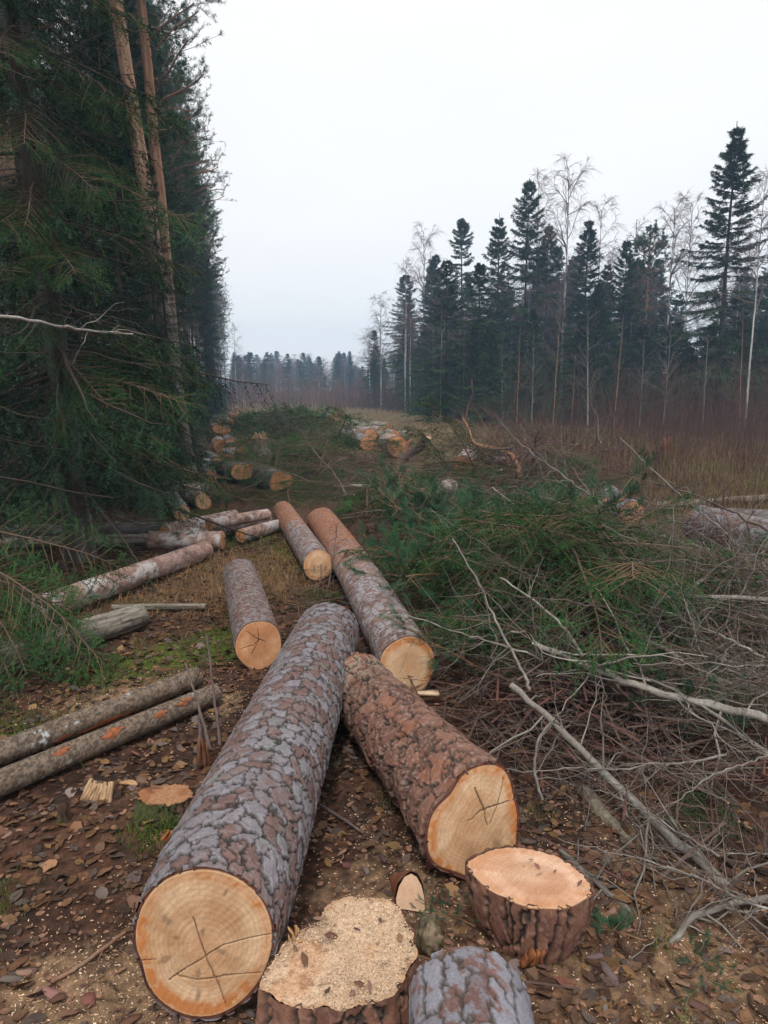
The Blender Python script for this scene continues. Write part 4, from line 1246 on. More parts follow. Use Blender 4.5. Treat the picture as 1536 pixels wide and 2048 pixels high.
# the forest closing the far end
for k in range(240):
    Y = q.uniform(120, 200)
    u = q.uniform(462, 860)
    if k < 90:
        st, H0 = SPM[q.integers(0, 3)], 13
        v = q.uniform(700, 735) if u < 640 or 670 < u < 710 else q.uniform(728, 752)
        top(st, H0, u, v, Y, 'dark spruce in the hazy forest closing the clearing', 'spruces of the far hazy forest', wide=q.uniform(1.0, 1.6))
    else:
        v = q.uniform(706, 742)
        top(BIR[q.integers(0, 3)], 13, u, v, Y, 'pale birch in the hazy forest closing the clearing', 'birches of the far hazy forest', wide=q.uniform(1.1, 1.7))
for k in range(30):                                             # trees joining the far forest to the wood beyond the meadow
    u = q.uniform(735, 860)
    isb = q.random() < .6
    top(BIR[q.integers(0, 3)] if isb else SPM[q.integers(0, 3)], 13, u, q.uniform(650, 725) - (u - 735) * .3, q.uniform(78, 120), ('bare birch' if isb else 'small spruce') + ' behind the lone bare tree at the mouth of the gap', 'trees at the mouth of the gap', wide=q.uniform(1.0, 1.5))
top(SPM[0], 13, 688, 728, 150, 'pair-topped dark spruce standing before the hazy forest', wide=.9)
top(SPM[1], 13, 702, 738, 148, 'smaller dark spruce standing before the hazy forest', wide=1.0)
top(BIR[2], 13, 468, 640, 75, 'white-stemmed birch at the far corner of the dark wood')

# thicket of red-brown stems along the meadow edge
def stems(n, pos, hmin, hmax, rad, c0, c1, seed, lean_=.12, twigs=4):
    q = np.random.default_rng(seed)
    p0 = pos(q, n)
    d = unit(np.stack([q.normal(0, lean_, n), q.normal(0, lean_, n), np.ones(n)], -1))
    ln = hmin + (hmax - hmin) * q.random(n) ** 2.2
    P = grow(p0, d, ln, 4, 0, .06, q)
    dist = np.clip(p0[:, 1] / 30, .7, 2.2)
    V, F = tubes(P, (np.linspace(rad, rad * .4, 4)[None] * dist[:, None]), 3)
    mb = MB()
    t = np.repeat(q.random(n), 12)
    mb.add(V, [F], lerp(c0, c1, t))
    if twigs:
        k = np.repeat(np.arange(n), twigs)
        s = q.integers(1, 3, len(k))
        pt = P[k, s] + (P[k, s + 1] - P[k, s]) * q.random((len(k), 1))
        dt = unit(np.stack([q.normal(0, .6, len(k)), q.normal(0, .6, len(k)), np.ones(len(k))], -1))
        l2 = ln[k] * q.uniform(.15, .4, len(k))
        w = np.stack([np.ones(len(k)), 0 * l2, 0 * l2], -1) * (rad * .5 * dist[k])[:, None]
        V = np.stack([pt - w, pt + w, pt + dt * l2[:, None]], 1).reshape(-1, 3)
        mb.add(V, [np.arange(len(V)).reshape(-1, 3)], lerp(c0, c1, np.repeat(q.random(len(k)), 3)))
    return mb
def meadow_pos(q, n):
    t = q.random(n)
    u = 640 + 1000 * q.random(n) ** .8
    Y = np.interp(u, [640, 760, 920, 1200, 1500, 1640], [88, 70, 50, 31, 25, 23]) - np.abs(q.normal(0, 1, n)) * 7 + 3 + q.random(n) * 7
    x = (u - 768) / FPX * Y
    return np.stack([x, Y, gz(x, Y) - .03], -1)
th = link('thicket', stems(6000, meadow_pos, .35, 2.9, .0065, (.045, .03, .028), (.11, .058, .043), 5, twigs=2).mesh('thicket', False), M['twig'])
tag(th, 'thicket of thin red-brown bare stems along the edge of the far wood', 'shrubs', None, 'stuff')
def sparse_pos(q, n):
    u = q.uniform(900, 1640, n)
    Y = np.exp(q.uniform(np.log(12.5), np.log(32), n))
    x = (u - 768) / FPX * Y
    k = x > 2.6 + .04 * Y
    x, Y = np.resize(x[k], n), np.resize(Y[k], n)
    return np.stack([x, Y, gz(x, Y) - .03], -1)
tag(link('meadow_saplings', stems(1500, sparse_pos, .3, 1.7, .0055, (.05, .032, .028), (.12, .06, .042), 15, twigs=2).mesh('meadow_saplings', False), M['twig']), 'thin bare rusty saplings standing scattered through the meadow grass', 'shrubs', None, 'stuff')
def under_pos(q, n):
    u = 460 + 420 * q.random(n)
    Y = q.uniform(70, 170, n)
    x = (u - 768) / FPX * Y
    return np.stack([x, Y, gz(x, Y) - .03], -1)
th2 = link('far_thicket', stems(2600, under_pos, 1.2, 4.0, .014, (.10, .065, .055), (.17, .10, .075), 6).mesh('far_thicket', False), M['twig'])
tag(th2, 'hazy brown scrub in front of the forest closing the clearing', 'shrubs', None, 'stuff')

# dry grass of the meadow
def blades(n, pos, hmin, hmax, wid, c0, c1, seed, bendk=.5):
    q = np.random.default_rng(seed)
    p = pos(q, n)
    n = len(p)
    h = q.uniform(hmin, hmax, n)
    a = q.random(n) * 6.283
    side = np.stack([np.cos(a), np.sin(a), 0 * a], -1)
    b = q.random(n) * 6.283
    bd = np.stack([np.cos(b), np.sin(b), 0 * b], -1) * (h * bendk * q.random(n))[:, None]
    w = wid * q.uniform(.6, 1.4, n) * np.clip(p[:, 1] / 9, .5, 4)
    v0 = p - side * w[:, None]; v1 = p + side * w[:, None]
    mid = p + bd * .35 + np.stack([0 * h, 0 * h, h * .6], -1)
    tip = p + bd + np.stack([0 * h, 0 * h, h * (1 - .3 * bendk)], -1)
    V = np.stack([v0, v1, mid + side * w[:, None] * .6, mid - side * w[:, None] * .6, tip], 1).reshape(-1, 3)
    i = np.arange(n)[:, None] * 5
    mb = MB()
    mb.add(V, [np.concatenate([i, i + 1, i + 2, i + 3], 1), np.concatenate([i + 3, i + 2, i + 4], 1)], lerp(c0, c1, np.repeat(q.random(n), 5)))
    return mb
def grass_pos(q, n):
    u = 880 + 760 * q.random(n)
    Y = np.exp(q.uniform(np.log(9), np.log(48), n))
    x = (u - 768) / FPX * Y
    keep = (x > 2.2 + .04 * Y) & (Y < np.interp(u, [880, 920, 1200, 1500, 1640], [60, 52, 34, 27, 25]) + 3)
    x, Y = x[keep], Y[keep]
    return np.stack([x, Y, gz(x, Y) - .01], -1)
tag(link('meadow_grass', blades(40000, grass_pos, .12, .45, .0028, (.08, .048, .03), (.19, .115, .062), 8, .9).mesh('meadow_grass', False), M['grass']), 'dry yellow-brown grass of the meadow before the far wood', 'grass', None, 'stuff')

# ------------------------------------------------------------------ brush heaps
HEAPS = [(1.15, 4.6, .85, 1.5, .62), (1.0, 3.3, .45, .5, .3), (.75, 7.2, .8, 1.3, .55), (.9, 9.6, 1.3, 1.6, .7), (-.2, 12.3, 1.5, 1.5, .7), (-1.6, 16.5, 1.8, 2.5, .9), (-2.6, 22, 2.2, 4, .95), (-3.9, 31, 2.8, 6, 1.0), (-5.8, 44, 3.4, 8, .9), (2.2, 4.0, .8, 1.6, .5), (2.6, 6.2, 1.0, 1.2, .6), (2.6, 11.5, 1.3, 1.6, .8)]
def hb(x, y):
    return np.max([h * np.exp(-((x - cx) / rx) ** 2 - ((y - cy) / ry) ** 2) for cx, cy, rx, ry, h in HEAPS], 0)

def stem_col(q, n, a, b):
    return lerp(a, b, q.random(n))

def spruce_bough(seed, L0=1.2):
    q = np.random.default_rng(seed)
    root = thing('spruce_bough', 'bough', 'bough')
    P = grow(np.zeros((1, 3)), np.array([[1.0, 0, .1]]), np.array([L0]), 9, .18, .05, q)
    mb = MB()
    V, F = tubes(P, np.linspace(.012, .003, 9)[None], 5)
    mb.add(V, [F], (.12, .08, .055))
    n = 30
    s = np.linspace(.12, .98, n) * 7.99
    i0 = np.floor(s).astype(int); fr = (s - i0)[:, None]
    p = P[0, i0] * (1 - fr) + P[0, i0 + 1] * fr
    tan = unit(P[0, i0 + 1] - P[0, i0])
    sg = np.where(np.arange(n) % 2, 1, -1)[:, None]
    d = unit(tan * .75 + np.cross(tan, [0, 0, 1.0]) * sg + q.normal(0, .18, (n, 3)) + [0, 0, -.12])
    ln = L0 * .42 * (1 - .75 * s / 8) * q.uniform(.7, 1.2, n) + .08
    P2 = grow(p, d, ln, 5, .2, .08, q)
    V, F = tubes(P2, np.linspace(.004, .0015, 5)[None] * np.ones((n, 1)), 3)
    mb.add(V, [F], (.14, .09, .05))
    k = np.repeat(np.arange(n), 6)
    s2 = q.uniform(.15, .95, len(k)) * 3.99
    j0 = np.floor(s2).astype(int); f2 = (s2 - j0)[:, None]
    p3 = P2[k, j0] * (1 - f2) + P2[k, j0 + 1] * f2
    t3 = unit(P2[k, j0 + 1] - P2[k, j0])
    d3 = unit(t3 * .8 + np.cross(t3, [0, 0, 1.0]) * q.choice([-1, 1], (len(k), 1)) * .8 + q.normal(0, .2, (len(k), 3)))
    l3 = ln[k] * .38 * q.uniform(.6, 1.2, len(k)) + .03
    link('stem', mb.mesh('stem'), M['twig'], root)
    tp = np.concatenate([P2[:, 0], p3, P[0, 4:7]]); td = np.concatenate([unit(P2[:, 4] - P2[:, 0]), d3, unit(P[0, 5:8] - P[0, 4:7])]); tl = np.concatenate([ln, l3, np.full(3, .2)])
    V, F, t = needles(tp, td, tl, 26, .021, .0075, q, .55, .15, .6)
    c = lerp((.012, .040, .013), (.038, .098, .026), np.clip(np.repeat(q.random(len(tp)), 78) * .7 + np.repeat(t.ravel(), 3) * .4, 0, 1))
    link('needles', make_mesh('needles', V, [F], c, False), M['needle'], root)
    return Stock(root)

def pine_bough(seed, L0=1.0):
    q = np.random.default_rng(seed)
    root = thing('pine_bough', 'bough', 'bough')
    P = grow(np.zeros((1, 3)), np.array([[1.0, 0, .15]]), np.array([L0]), 9, -.1, .12, q)
    mb = MB()
    V, F = tubes(P, np.linspace(.014, .005, 9)[None], 5)
    mb.add(V, [F], (.22, .115, .065))
    n = 15
    s = np.sort(q.uniform(.25, .98, n)) * 7.99
    i0 = np.floor(s).astype(int); fr = (s - i0)[:, None]
    p = P[0, i0] * (1 - fr) + P[0, i0 + 1] * fr
    d = unit(unit(P[0, i0 + 1] - P[0, i0]) + q.normal(0, .65, (n, 3)) + [0, 0, .15])
    P2 = grow(p, d, L0 * q.uniform(.15, .38, n), 5, -.15, .15, q)
    V, F = tubes(P2, np.linspace(.006, .003, 5)[None] * np.ones((n, 1)), 4)
    mb.add(V, [F], (.2, .12, .07))
    link('stem', mb.mesh('stem'), M['twig'], root)
    k = np.repeat(np.arange(n), 3)
    tp = P2[k, q.integers(2, 5, len(k))]
    td = unit(unit(P2[k, 4] - P2[k, 2]) + q.normal(0, .35, (len(k), 3)) + [0, 0, .2])
    V, F, t = needles(tp, td, q.uniform(.08, .16, len(k)), 62, .062, .0045, q, .75)
    c = lerp((.018, .055, .033), (.05, .125, .062), np.clip(np.repeat(q.random(len(k)), 186) * .6 + .4 * q.random(len(V)), 0, 1))
    link('needles', make_mesh('needles', V, [F], c, False), M['needle'], root)
    return Stock(root)

SB = [spruce_bough(501, 1.25), spruce_bough(502, 1.0), spruce_bough(503, 1.4)]
PB_ = [pine_bough(511, 1.0), pine_bough(512, .8), pine_bough(513, 1.15)]

MARKS = [(1.05, 3.3, 'by the blunt-ended branch'), (.7, 4.2, 'beside the sawn face of the long log'), (.45, 5.6, 'halfway along the long red log'), (.1, 7.4, 'at the far end of the long red log'), (1.6, 4.1, 'under the forking pale branch'), (1.5, 5.2, 'below the straight pale branch'),
         (2.4, 4.4, 'under the flat curved branch'), (1.5, 6.4, 'below the orange cut stick'), (2.6, 6.4, 'in front of the silver-grey log'), (2.2, 7.6, 'by the half-buried silvery log'), (.5, 8.2, 'by the orange-faced log wedge'), (1.1, 9.6, 'by the pale block'), (-.4, 10.2, 'by the broken pale stick'), (.3, 11.2, 'by the reddish twisted branch'),
         (-1.8, 12.0, 'by the forked butt log'), (-2.6, 15.5, 'by the tall splintered stump'), (.6, 13.5, 'by the dark crooked limb'), (1.8, 12.5, 'by the forked orange branch'), (3.4, 12, 'at the meadow side'), (-.6, 19, 'by the far stack'), (-3.5, 20, 'beside the small log pile'), (-2.5, 25, 'on its far slope'), (1.6, 2.6, 'above the long grey branch'), (2.1, 3.2, 'at the frame edge'), (1.0, 2.2, 'behind the trunk slice'), (3.2, 5.0, 'nearest the silver-grey log')]
def mark(x, y):
    return min(MARKS, key=lambda m: ((m[0] - x) ** 2 + (m[1] - y) ** 2) / (m[1] * .1 + .3))[2]
def scatter_boughs(n, stock, cx, cy, rx, ry, hk, smin, smax, label, group, seed, pit=.35):
    q = np.random.default_rng(seed)
    for i in range(n):
        while True:
            a, b = q.normal(0, .55, 2)
            if a * a + b * b < 1: break
        x, y = cx + a * rx, cy + b * ry
        xl = .88 - .195 * (y - 3.6) + (.15 if y < 4.3 else 0)
        if x < xl and y < 8.3: x = xl + abs(q.normal(0, .3))
        if y < 4.0 and x > .85 and 'foot' not in label: y = 4.0 + abs(q.normal(0, .5))
        if y < 8 and x > .44 * y: x = .44 * y - abs(q.normal(0, .25))          # the tangle and the silver-grey log stay clear
        h = float(hb(np.array(x), np.array(y)))
        z = h * hk * q.uniform(.25, 1.05) + .04
        s = q.uniform(smin, smax)
        stock[q.integers(0, len(stock))].put((x, y, z), (q.normal(0, .5), q.normal(.05, pit), q.random() * 6.283), (s, s, s), label + ', ' + mark(x, y), group)
g1 = 'cut green boughs heaped beside the logs'
scatter_boughs(30, PB_, .75, 5.9, .7, 1.3, .6, .6, 1.0, 'bluish-green cut pine bough', 'pine boughs beside the long red log', 1, .2)
scatter_boughs(22, PB_, 1.1, 7.2, .9, 1.0, .6, .6, 1.0, 'bluish-green pine bough', 'pine boughs at the back of the near heap', 2, .2)
scatter_boughs(98, SB, 1.15, 4.8, .95, 1.6, 1.2, .6, 1.0, 'dark green spruce bough in the near heap', 'spruce boughs of the near heap', 3)
scatter_boughs(12, SB, .95, 3.85, .3, .2, .6, .5, .75, 'spruce bough at the foot of the heap', 'spruce boughs at the foot of the near heap', 17)
scatter_boughs(15, SB, 2.0, 5.0, .9, 1.0, 1, .6, 1.0, 'spruce bough tangled among bare branches', 'spruce boughs among the bare branches', 4)
scatter_boughs(40, SB, .6, 9.6, 1.6, 1.8, .6, .8, 1.2, 'cut spruce bough in the middle heap', 'spruce boughs of the middle heap', 5, .2)
scatter_boughs(36, SB, -.5, 12.8, 2.0, 2.2, .7, .9, 1.4, 'drooping cut bough in the heap beyond', 'boughs around the tall splintered stump', 6, .2)
scatter_boughs(50, SB, -2.0, 19, 2.0, 5, .8, .8, 1.3, 'cut bough in the long green heap', 'boughs of the long green heap', 7, .25)
def far_heap(n, cx, cy, rx, ry, seed):
    q = np.random.default_rng(seed)
    mb = MB()
    az = q.random(n) * 6.283
    x, y = cx + q.normal(0, .55, n) * rx, cy + q.normal(0, .55, n) * ry
    p0 = np.stack([x, y, hb(x, y) * q.uniform(.2, .9, n) + .05], -1)
    d = np.stack([np.cos(az), np.sin(az), q.normal(.05, .25, n)], -1)
    P = grow(p0, d, q.uniform(.9, 1.7, n), 6, .2, .1, q)
    V, F = tubes(P, np.linspace(.018, .006, 6)[None] * np.ones((n, 1)), 3)
    mb.add(V, [F], (.10, .07, .05))
    k = np.repeat(np.arange(n), 16)
    s_ = q.uniform(0, 4.99, len(k)); i0 = s_.astype(int)
    tp = P[k, i0] + (P[k, i0 + 1] - P[k, i0]) * (s_ - i0)[:, None]
    td = unit(unit(P[k, i0 + 1] - P[k, i0]) + q.normal(0, .6, (len(k), 3)))
    V, F, t = needles(tp, td, q.uniform(.2, .5, len(k)), 6, .09, .05, q, .6, .2, .6)
    mb.add(V, [F], lerp((.025, .06, .022), (.065, .125, .045), np.repeat(q.random(len(k)), 18)))
    return mb
tag(link('far_bough_heap', far_heap(420, -4.2, 33, 3.0, 10, 8).mesh('far_bough_heap', False), M['needle']), 'long heap of cut green boughs running away down the clearing', 'bough heap', None, 'stuff')
scatter_boughs(12, SB, 2.2, 11.6, 1.2, 1.2, 1.1, .8, 1.2, 'green bough before the purple brushwood', 'boughs before the purple brushwood', 9, .7)
scatter_boughs(5, SB, 1.75, 13.2, .3, .3, 1.9, .8, 1.1, 'green bough hanging from a branch', 'boughs hanging from the forked branch', 10, 1.2)
scatter_boughs(10, SB, -1.9, 10.3, 1.0, 1.4, .2, .4, .7, 'small green spray on the moss', 'sprays among the short logs', 11, .2)
def sprays(pts, stock, s0, s1, label, group, seed):
    q = np.random.default_rng(seed)
    for (u, v) in pts:
        c = G(u, v)
        s = q.uniform(s0, s1)
        stock[q.integers(0, len(stock))].put((c[0], c[1], .03), (q.normal(0, .3), q.normal(-.05, .15), q.random() * 6.28), (s, s, s), label, group)
sprays([(560, 1200), (590, 1190), (640, 1175), (575, 1215)], SB, .3, .45, 'small green spray between the short grey log and the long logs', 'sprays between the logs', 12)
sprays([(1100, 1390), (1130, 1420), (1060, 1400)], PB_, .45, .6, 'pine tuft at the foot of the near heap behind the flared log', 'pine tufts behind the flared log', 13)
sprays([(1250, 1890), (1290, 1900), (1360, 1900)], PB_, .16, .22, 'small pine sprig lying below the long grey branch', 'sprigs below the long grey branch', 14)
sprays([(930, 1850), (950, 1870), (905, 1820)], PB_, .12, .16, 'tiny pine sprig between the mossy bark lump and the trunk slice', 'sprigs beside the trunk slice', 15)
sprays([(1380, 1560), (1430, 1700)], SB, .4, .55, 'spruce spray hanging in the bare branches at the frame edge', 'sprays in the bare branches', 16)

q = np.random.default_rng(55)
for k in range(10):
    u, v = q.uniform(-160, -10), q.uniform(1040, 1200)
    c = AT(u, v, q.uniform(3.7, 4.3))
    s_ = q.uniform(.5, .8)
    SB[q.integers(0, 3)].put(tuple(c), (q.normal(0, .5), q.uniform(.25, .9), q.normal(0, .5)), (s_, s_, s_), 'fresh green spruce bough hanging low over the weathered log', 'boughs hanging over the weathered log')

# feathery boughs of the nearest spruce, parts of that tree
MW = Matrix.LocRotScale(near_spruce.location, near_spruce.rotation_euler, near_spruce.scale)
q = np.random.default_rng(66)
for k in range(40):
    z = 1.0 + 6.3 * (k / 40.0)
    az = R(q.uniform(-105, 35))
    c = copy_tree(SB[k % 3].o, parent=near_spruce)
    for key in ('label', 'category', 'group'):
        if key in c: del c[key]
    c.name = 'bough'
    sc_ = q.uniform(.75, 1.1)
    p_ = MW @ Vector((0, 0, z))
    w = Matrix.LocRotScale(p_, Matrix.Rotation(az, 3, 'Z').to_euler(), None) @ Matrix.Rotation(q.uniform(.05, .55), 4, 'Y') @ Matrix.Rotation(q.normal(0, .4), 4, 'X') @ Matrix.Scale(sc_, 4)
    l_, r_, s_ = (MW.inverted() @ w).decompose()
    c.location, c.rotation_euler, c.scale = l_, r_.to_euler(), s_

# bare branches
def branch_geo(P, r0, r1, ntw, seed, cols, tl=(.15, .5), sub=3, jit=.7, sides=7, tr=.32, up=0.1):
    """P (N,3) main path; returns stem MB and twig MB"""
    q = np.random.default_rng(seed)
    N = len(P)
    # resample smoothly with small kinks
    t = np.linspace(0, N - 1, N * 5)
    Q = np.stack([np.interp(t, np.arange(N), P[:, i]) for i in range(3)], -1)
    k = np.array([.25, .5, .25])
    for _ in range(4):
        Q[1:-1] = k[0] * Q[:-2] + k[1] * Q[1:-1] + k[2] * Q[2:]
    L0 = np.linalg.norm(np.diff(Q, axis=0), axis=1).sum()
    Q[1:-1] += q.normal(0, .0035 * min(L0, 2.0), (len(Q) - 2, 3))
    rad = np.linspace(r0, r1, len(Q)) * (1 + .12 * q.random(len(Q)))
    V, F = tubes(Q[None], rad[None], sides)
    n = len(Q)
    capa = [[i for i in range(sides)][::-1]]
    mb = MB()
    c = lerp(cols[0], cols[1], fbm(V * 25 + seed, 2, seed))
    c = lerp(c, cols[2], sstep(.62, .7, fbm(V * 60 + seed, 2, seed + 1)) * .7)
    mb.add(V, [F], c)
    for e, o in ((0, 1), (n - 1, -1)):                              # sawn or snapped ends
        ring = V.reshape(n, sides, 3)[e]
        cen = ring.mean(0)
        mb.add(np.concatenate([ring, [cen]]), [np.stack([np.arange(sides), np.roll(np.arange(sides), -1), np.full(sides, sides)], -1)[:, ::o]], (.5, .34, .2))
    tw = MB()
    if ntw:
        k = q.integers(int(n * .08), n - 2, ntw)
        p = Q[k]
        tan = unit(Q[k + 1] - Q[k])
        d = unit(tan * q.uniform(.2, .9, (ntw, 1)) + q.normal(0, jit, (ntw, 3)) + [0, 0, up])
        ln = q.uniform(tl[0], tl[1], ntw)
        P2 = grow(p, d, ln, 7, q.normal(0, .12, ntw), .22, q)
        rr = np.minimum(rad[k] * .5, .002 + ln * .007) * tr / .32
        V, F = tubes(P2, rr[:, None] * np.linspace(1, .3, 7)[None], 4)
        tw.add(V, [F], lerp(cols[0], cols[1], q.random(len(V))))
        if sub:
            kk = np.repeat(np.arange(ntw), sub)
            s = q.integers(1, 6, len(kk))
            p3 = P2[kk, s]
            d3 = unit(unit(P2[kk, s + 1 - (s == 6)] - P2[kk, s - 1]) + q.normal(0, .6, (len(kk), 3)))
            P3 = grow(p3, d3, ln[kk] * q.uniform(.25, .6, len(kk)), 5, 0, .25, q)
            V, F = tubes(P3, (rr[kk] * .5)[:, None] * np.linspace(1, .35, 5)[None], 3)
            tw.add(V, [F], lerp(cols[1], cols[3], q.random(len(V))))
    return mb, tw
GREY = ((.22, .195, .165), (.13, .11, .095), (.30, .30, .28), (.075, .045, .042))
DARKB = ((.13, .09, .075), (.085, .06, .052), (.18, .15, .13), (.085, .05, .045))
ORNG = ((.30, .14, .075), (.2, .10, .06), (.28, .2, .15), (.12, .07, .05))
PALE = ((.29, .26, .23), (.19, .165, .14), (.36, .35, .33), (.085, .055, .05))
def hero(name, label, pts, r0, r1, ntw, seed, cols, cat='branch', group=None, **kw):
    P = np.array([AT(*p) for p in pts])
    base = P[0].copy()
    root = thing(name, label, cat, Vector(base), group)
    a, b = branch_geo(P - base, r0, r1, ntw, seed, cols, **kw)
    link('stem', a.mesh('stem'), M['branch'], root)
    if ntw: link('twigs', b.mesh('twigs'), M['twig'], root)
    return root
hero('bare_branch', 'longest grey branch slanting down to the frame edge, snapped pale tip', [(1022, 1370, 3.0), (1130, 1465, 2.8), (1300, 1640, 2.4), (1480, 1800, 2.08), (1620, 1920, 1.86)], .013, .021, 16, 601, GREY, tl=(.2, .6))
hero('bare_branch', 'thick pale branch arching right from behind the long grey one, blunt end', [(1065, 1285, 3.35), (1180, 1335, 3.2), (1310, 1385, 3.05), (1440, 1415, 2.9), (1600, 1450, 2.75)], .012, .02, 18, 602, PALE, tl=(.2, .7))
hero('bare_branch', 'pale branch above the blunt-ended one, forking towards the frame edge', [(1165, 1195, 3.9), (1250, 1250, 3.7), (1330, 1300, 3.5), (1440, 1362, 3.3), (1600, 1410, 3.1)], .008, .017, 20, 603, PALE, tl=(.2, .8))
hero('bare_branch', 'thin branch rising steeply from the snapped tip of the long grey branch', [(1060, 1380, 2.95), (1040, 1330, 3.05), (990, 1240, 3.2), (955, 1160, 3.35), (905, 1078, 3.5)], .007, .003, 8, 604, GREY, tl=(.1, .35))
hero('bare_branch', 'thin dark branch curving down onto the blunt-ended branch', [(1165, 1312, 3.2), (1130, 1255, 3.3), (1075, 1205, 3.45), (1000, 1155, 3.6)], .008, .004, 6, 605, GREY, tl=(.1, .35))
hero('lying_branch', 'thick mossy grey branch lying on the ground under the long grey branch', [(1165, 1580, 2.66), (1240, 1670, 2.42), (1330, 1765, 2.2), (1450, 1880, 1.97), (1600, 2010, 1.76)], .026, .030, 5, 606, ((.2, .165, .125), (.14, .12, .085), (.22, .22, .14), (.1, .07, .05)))
hero('bare_branch', 'forked thin branch crossing the ground from the trunk slice to the frame corner', [(1120, 1700, 2.25), (1190, 1765, 2.12), (1270, 1830, 2.0), (1350, 1890, 1.9), (1480, 2000, 1.75), (1560, 2060, 1.68)], .009, .011, 10, 607, GREY, tl=(.15, .5))
hero('bare_branch', 'crooked grey branch with zigzag fork at the lower frame edge', [(1320, 1990, 1.78), (1340, 1890, 1.85), (1380, 1830, 1.92), (1500, 1800, 2.0), (1600, 1790, 2.05)], .010, .009, 10, 608, GREY, tl=(.15, .4))
hero('bare_branch', 'thin branch lying along the bottom beside the lilac-grey log', [(1070, 1925, 1.82), (1160, 1935, 1.8), (1250, 1945, 1.78), (1400, 1975, 1.74)], .006, .005, 8, 609, GREY, tl=(.1, .3))
hero('lying_branch', 'short stick lying at the bottom edge right of the lilac-grey log', [(1068, 1990, 1.70), (1130, 1988, 1.705), (1215, 1978, 1.72)], .008, .006, 2, 610, DARKB)
hero('bare_branch', 'thin grey stem leaning over under the blunt-ended branch', [(1600, 1560, 2.6), (1510, 1490, 2.75), (1420, 1420, 2.9), (1330, 1370, 3.05), (1245, 1340, 3.2)], .009, .004, 12, 611, GREY, tl=(.15, .5))
hero('bare_branch', 'long thin stem arching over the meadow down to the silver-grey log', [(1240, 876, 7.0), (1330, 965, 6.4), (1420, 1040, 5.8), (1500, 1110, 5.2), (1620, 1200, 4.6)], .006, .014, 12, 612, GREY, tl=(.2, .8))
hero('bare_branch', 'second thin stem arching over the meadow at the frame edge', [(1290, 960, 6.6), (1380, 985, 6.2), (1460, 1020, 5.8), (1620, 1110, 5.2)], .005, .012, 12, 613, DARKB, tl=(.2, .7))
hero('bare_branch', 'orange cut stick lying across the bare heap, bright sawn end', [(1215, 1000, 6.6), (1150, 1025, 6.5), (1080, 1050, 6.3), (960, 1062, 6.1)], .026, .014, 4, 614, ORNG)
hero('bare_branch', 'dark stub rising beside the sawn end of the orange stick', [(1190, 1085, 5.9), (1195, 1040, 6.1), (1200, 1000, 6.3)], .03, .024, 3, 615, DARKB)
hero('bare_branch', 'pale curved branch lying flat over the heap towards the frame edge', [(1190, 1290, 3.9), (1240, 1220, 4.1), (1300, 1198, 4.1), (1420, 1193, 3.9), (1600, 1200, 3.7)], .006, .015, 14, 616, PALE, tl=(.15, .6))
hero('bare_branch', 'straight pale branch above the flat curved one', [(1230, 1180, 4.5), (1330, 1168, 4.4), (1440, 1160, 4.3), (1620, 1175, 4.1)], .008, .017, 12, 617, PALE, tl=(.15, .6))
hero('bare_branch', 'grey branch crossing from the purple brushwood to the straight pale branch', [(985, 975, 7.2), (1080, 1050, 6.4), (1180, 1090, 5.6), (1300, 1120, 5.0), (1450, 1145, 4.5)], .006, .013, 14, 618, PALE, tl=(.2, .7))
hero('bare_branch', 'sinuous branch hanging down the middle of the bare heap', [(1240, 1040, 5.2), (1290, 1110, 4.6), (1300, 1200, 4.1), (1330, 1290, 3.6), (1385, 1370, 3.2)], .006, .009, 12, 619, GREY, tl=(.15, .6))
hero('bare_branch', 'thin branch looping beside the flared log butt', [(1085, 1600, 2.5), (1065, 1540, 2.55), (1075, 1480, 2.6), (1105, 1440, 2.7), (1120, 1450, 2.75)], .006, .005, 5, 620, GREY, tl=(.1, .3))
hero('crooked_limb', 'dark crooked limb with bright sawn tip, rising before the far stack', [(805, 918, 16.5), (822, 905, 16.5), (838, 898, 16.4), (845, 884, 16.3), (857, 872, 16.2)], .10, .085, 0, 621, DARKB, sides=12)
hero('crooked_limb', 'small bent limb left of the dark crooked one', [(812, 900, 17.5), (815, 888, 17.5), (822, 880, 17.5)], .05, .04, 0, 622, ORNG)
hero('forked_branch', 'forked orange pine branch standing up from the middle heap', [(1040, 950, 11.5), (1028, 912, 12.0), (990, 898, 12.4), (945, 888, 12.8), (938, 860, 13.0), (925, 834, 13.1)], .045, .015, 14, 623, ORNG, tl=(.2, .9), up=.5)
hero('fallen_branch', 'reddish twisted branch lying in the middle heap', [(875, 985, 9.5), (840, 965, 10), (800, 950, 10.4), (770, 965, 10.6)], .028, .012, 10, 624, ORNG, tl=(.2, .6))
hero('fallen_branch', 'broken pale stick lying on the middle heap', [(668, 973, 11.0), (700, 972, 11.0), (740, 972, 10.9)], .03, .028, 1, 625, PALE)
hero('fallen_branch', 'curved grey stick below the broken pale one', [(735, 992, 10.2), (760, 1003, 9.9), (790, 1015, 9.4)], .025, .02, 2, 626, GREY)
for k, (a, b, c, s) in enumerate([((440, 1490, 2.85), (430, 1400, 2.95), (413, 1268, 3.1), 'upright thin dark sapling stem beside the front log'), ((420, 1500, 2.85), (395, 1400, 2.98), (370, 1325, 3.1), 'thin curved sapling stem crossing the two spruce poles'),
                                   ((405, 1500, 2.9), (398, 1440, 2.95), (400, 1420, 2.97), 'short snapped sapling stem by the reddish splinter')]):
    hero('young_sapling', s, [a, b, c], .008 if k != 2 else .012, .0035, 3 if k != 2 else 0, 630 + k, DARKB, cat='sapling', tl=(.08, .2))
hero('young_sapling', 'thin bare sapling in front of the pale log cluster', [(360, 1195, 6.5), (365, 1130, 6.7), (400, 1060, 7.0)], .006, .003, 5, 640, DARKB, cat='sapling')
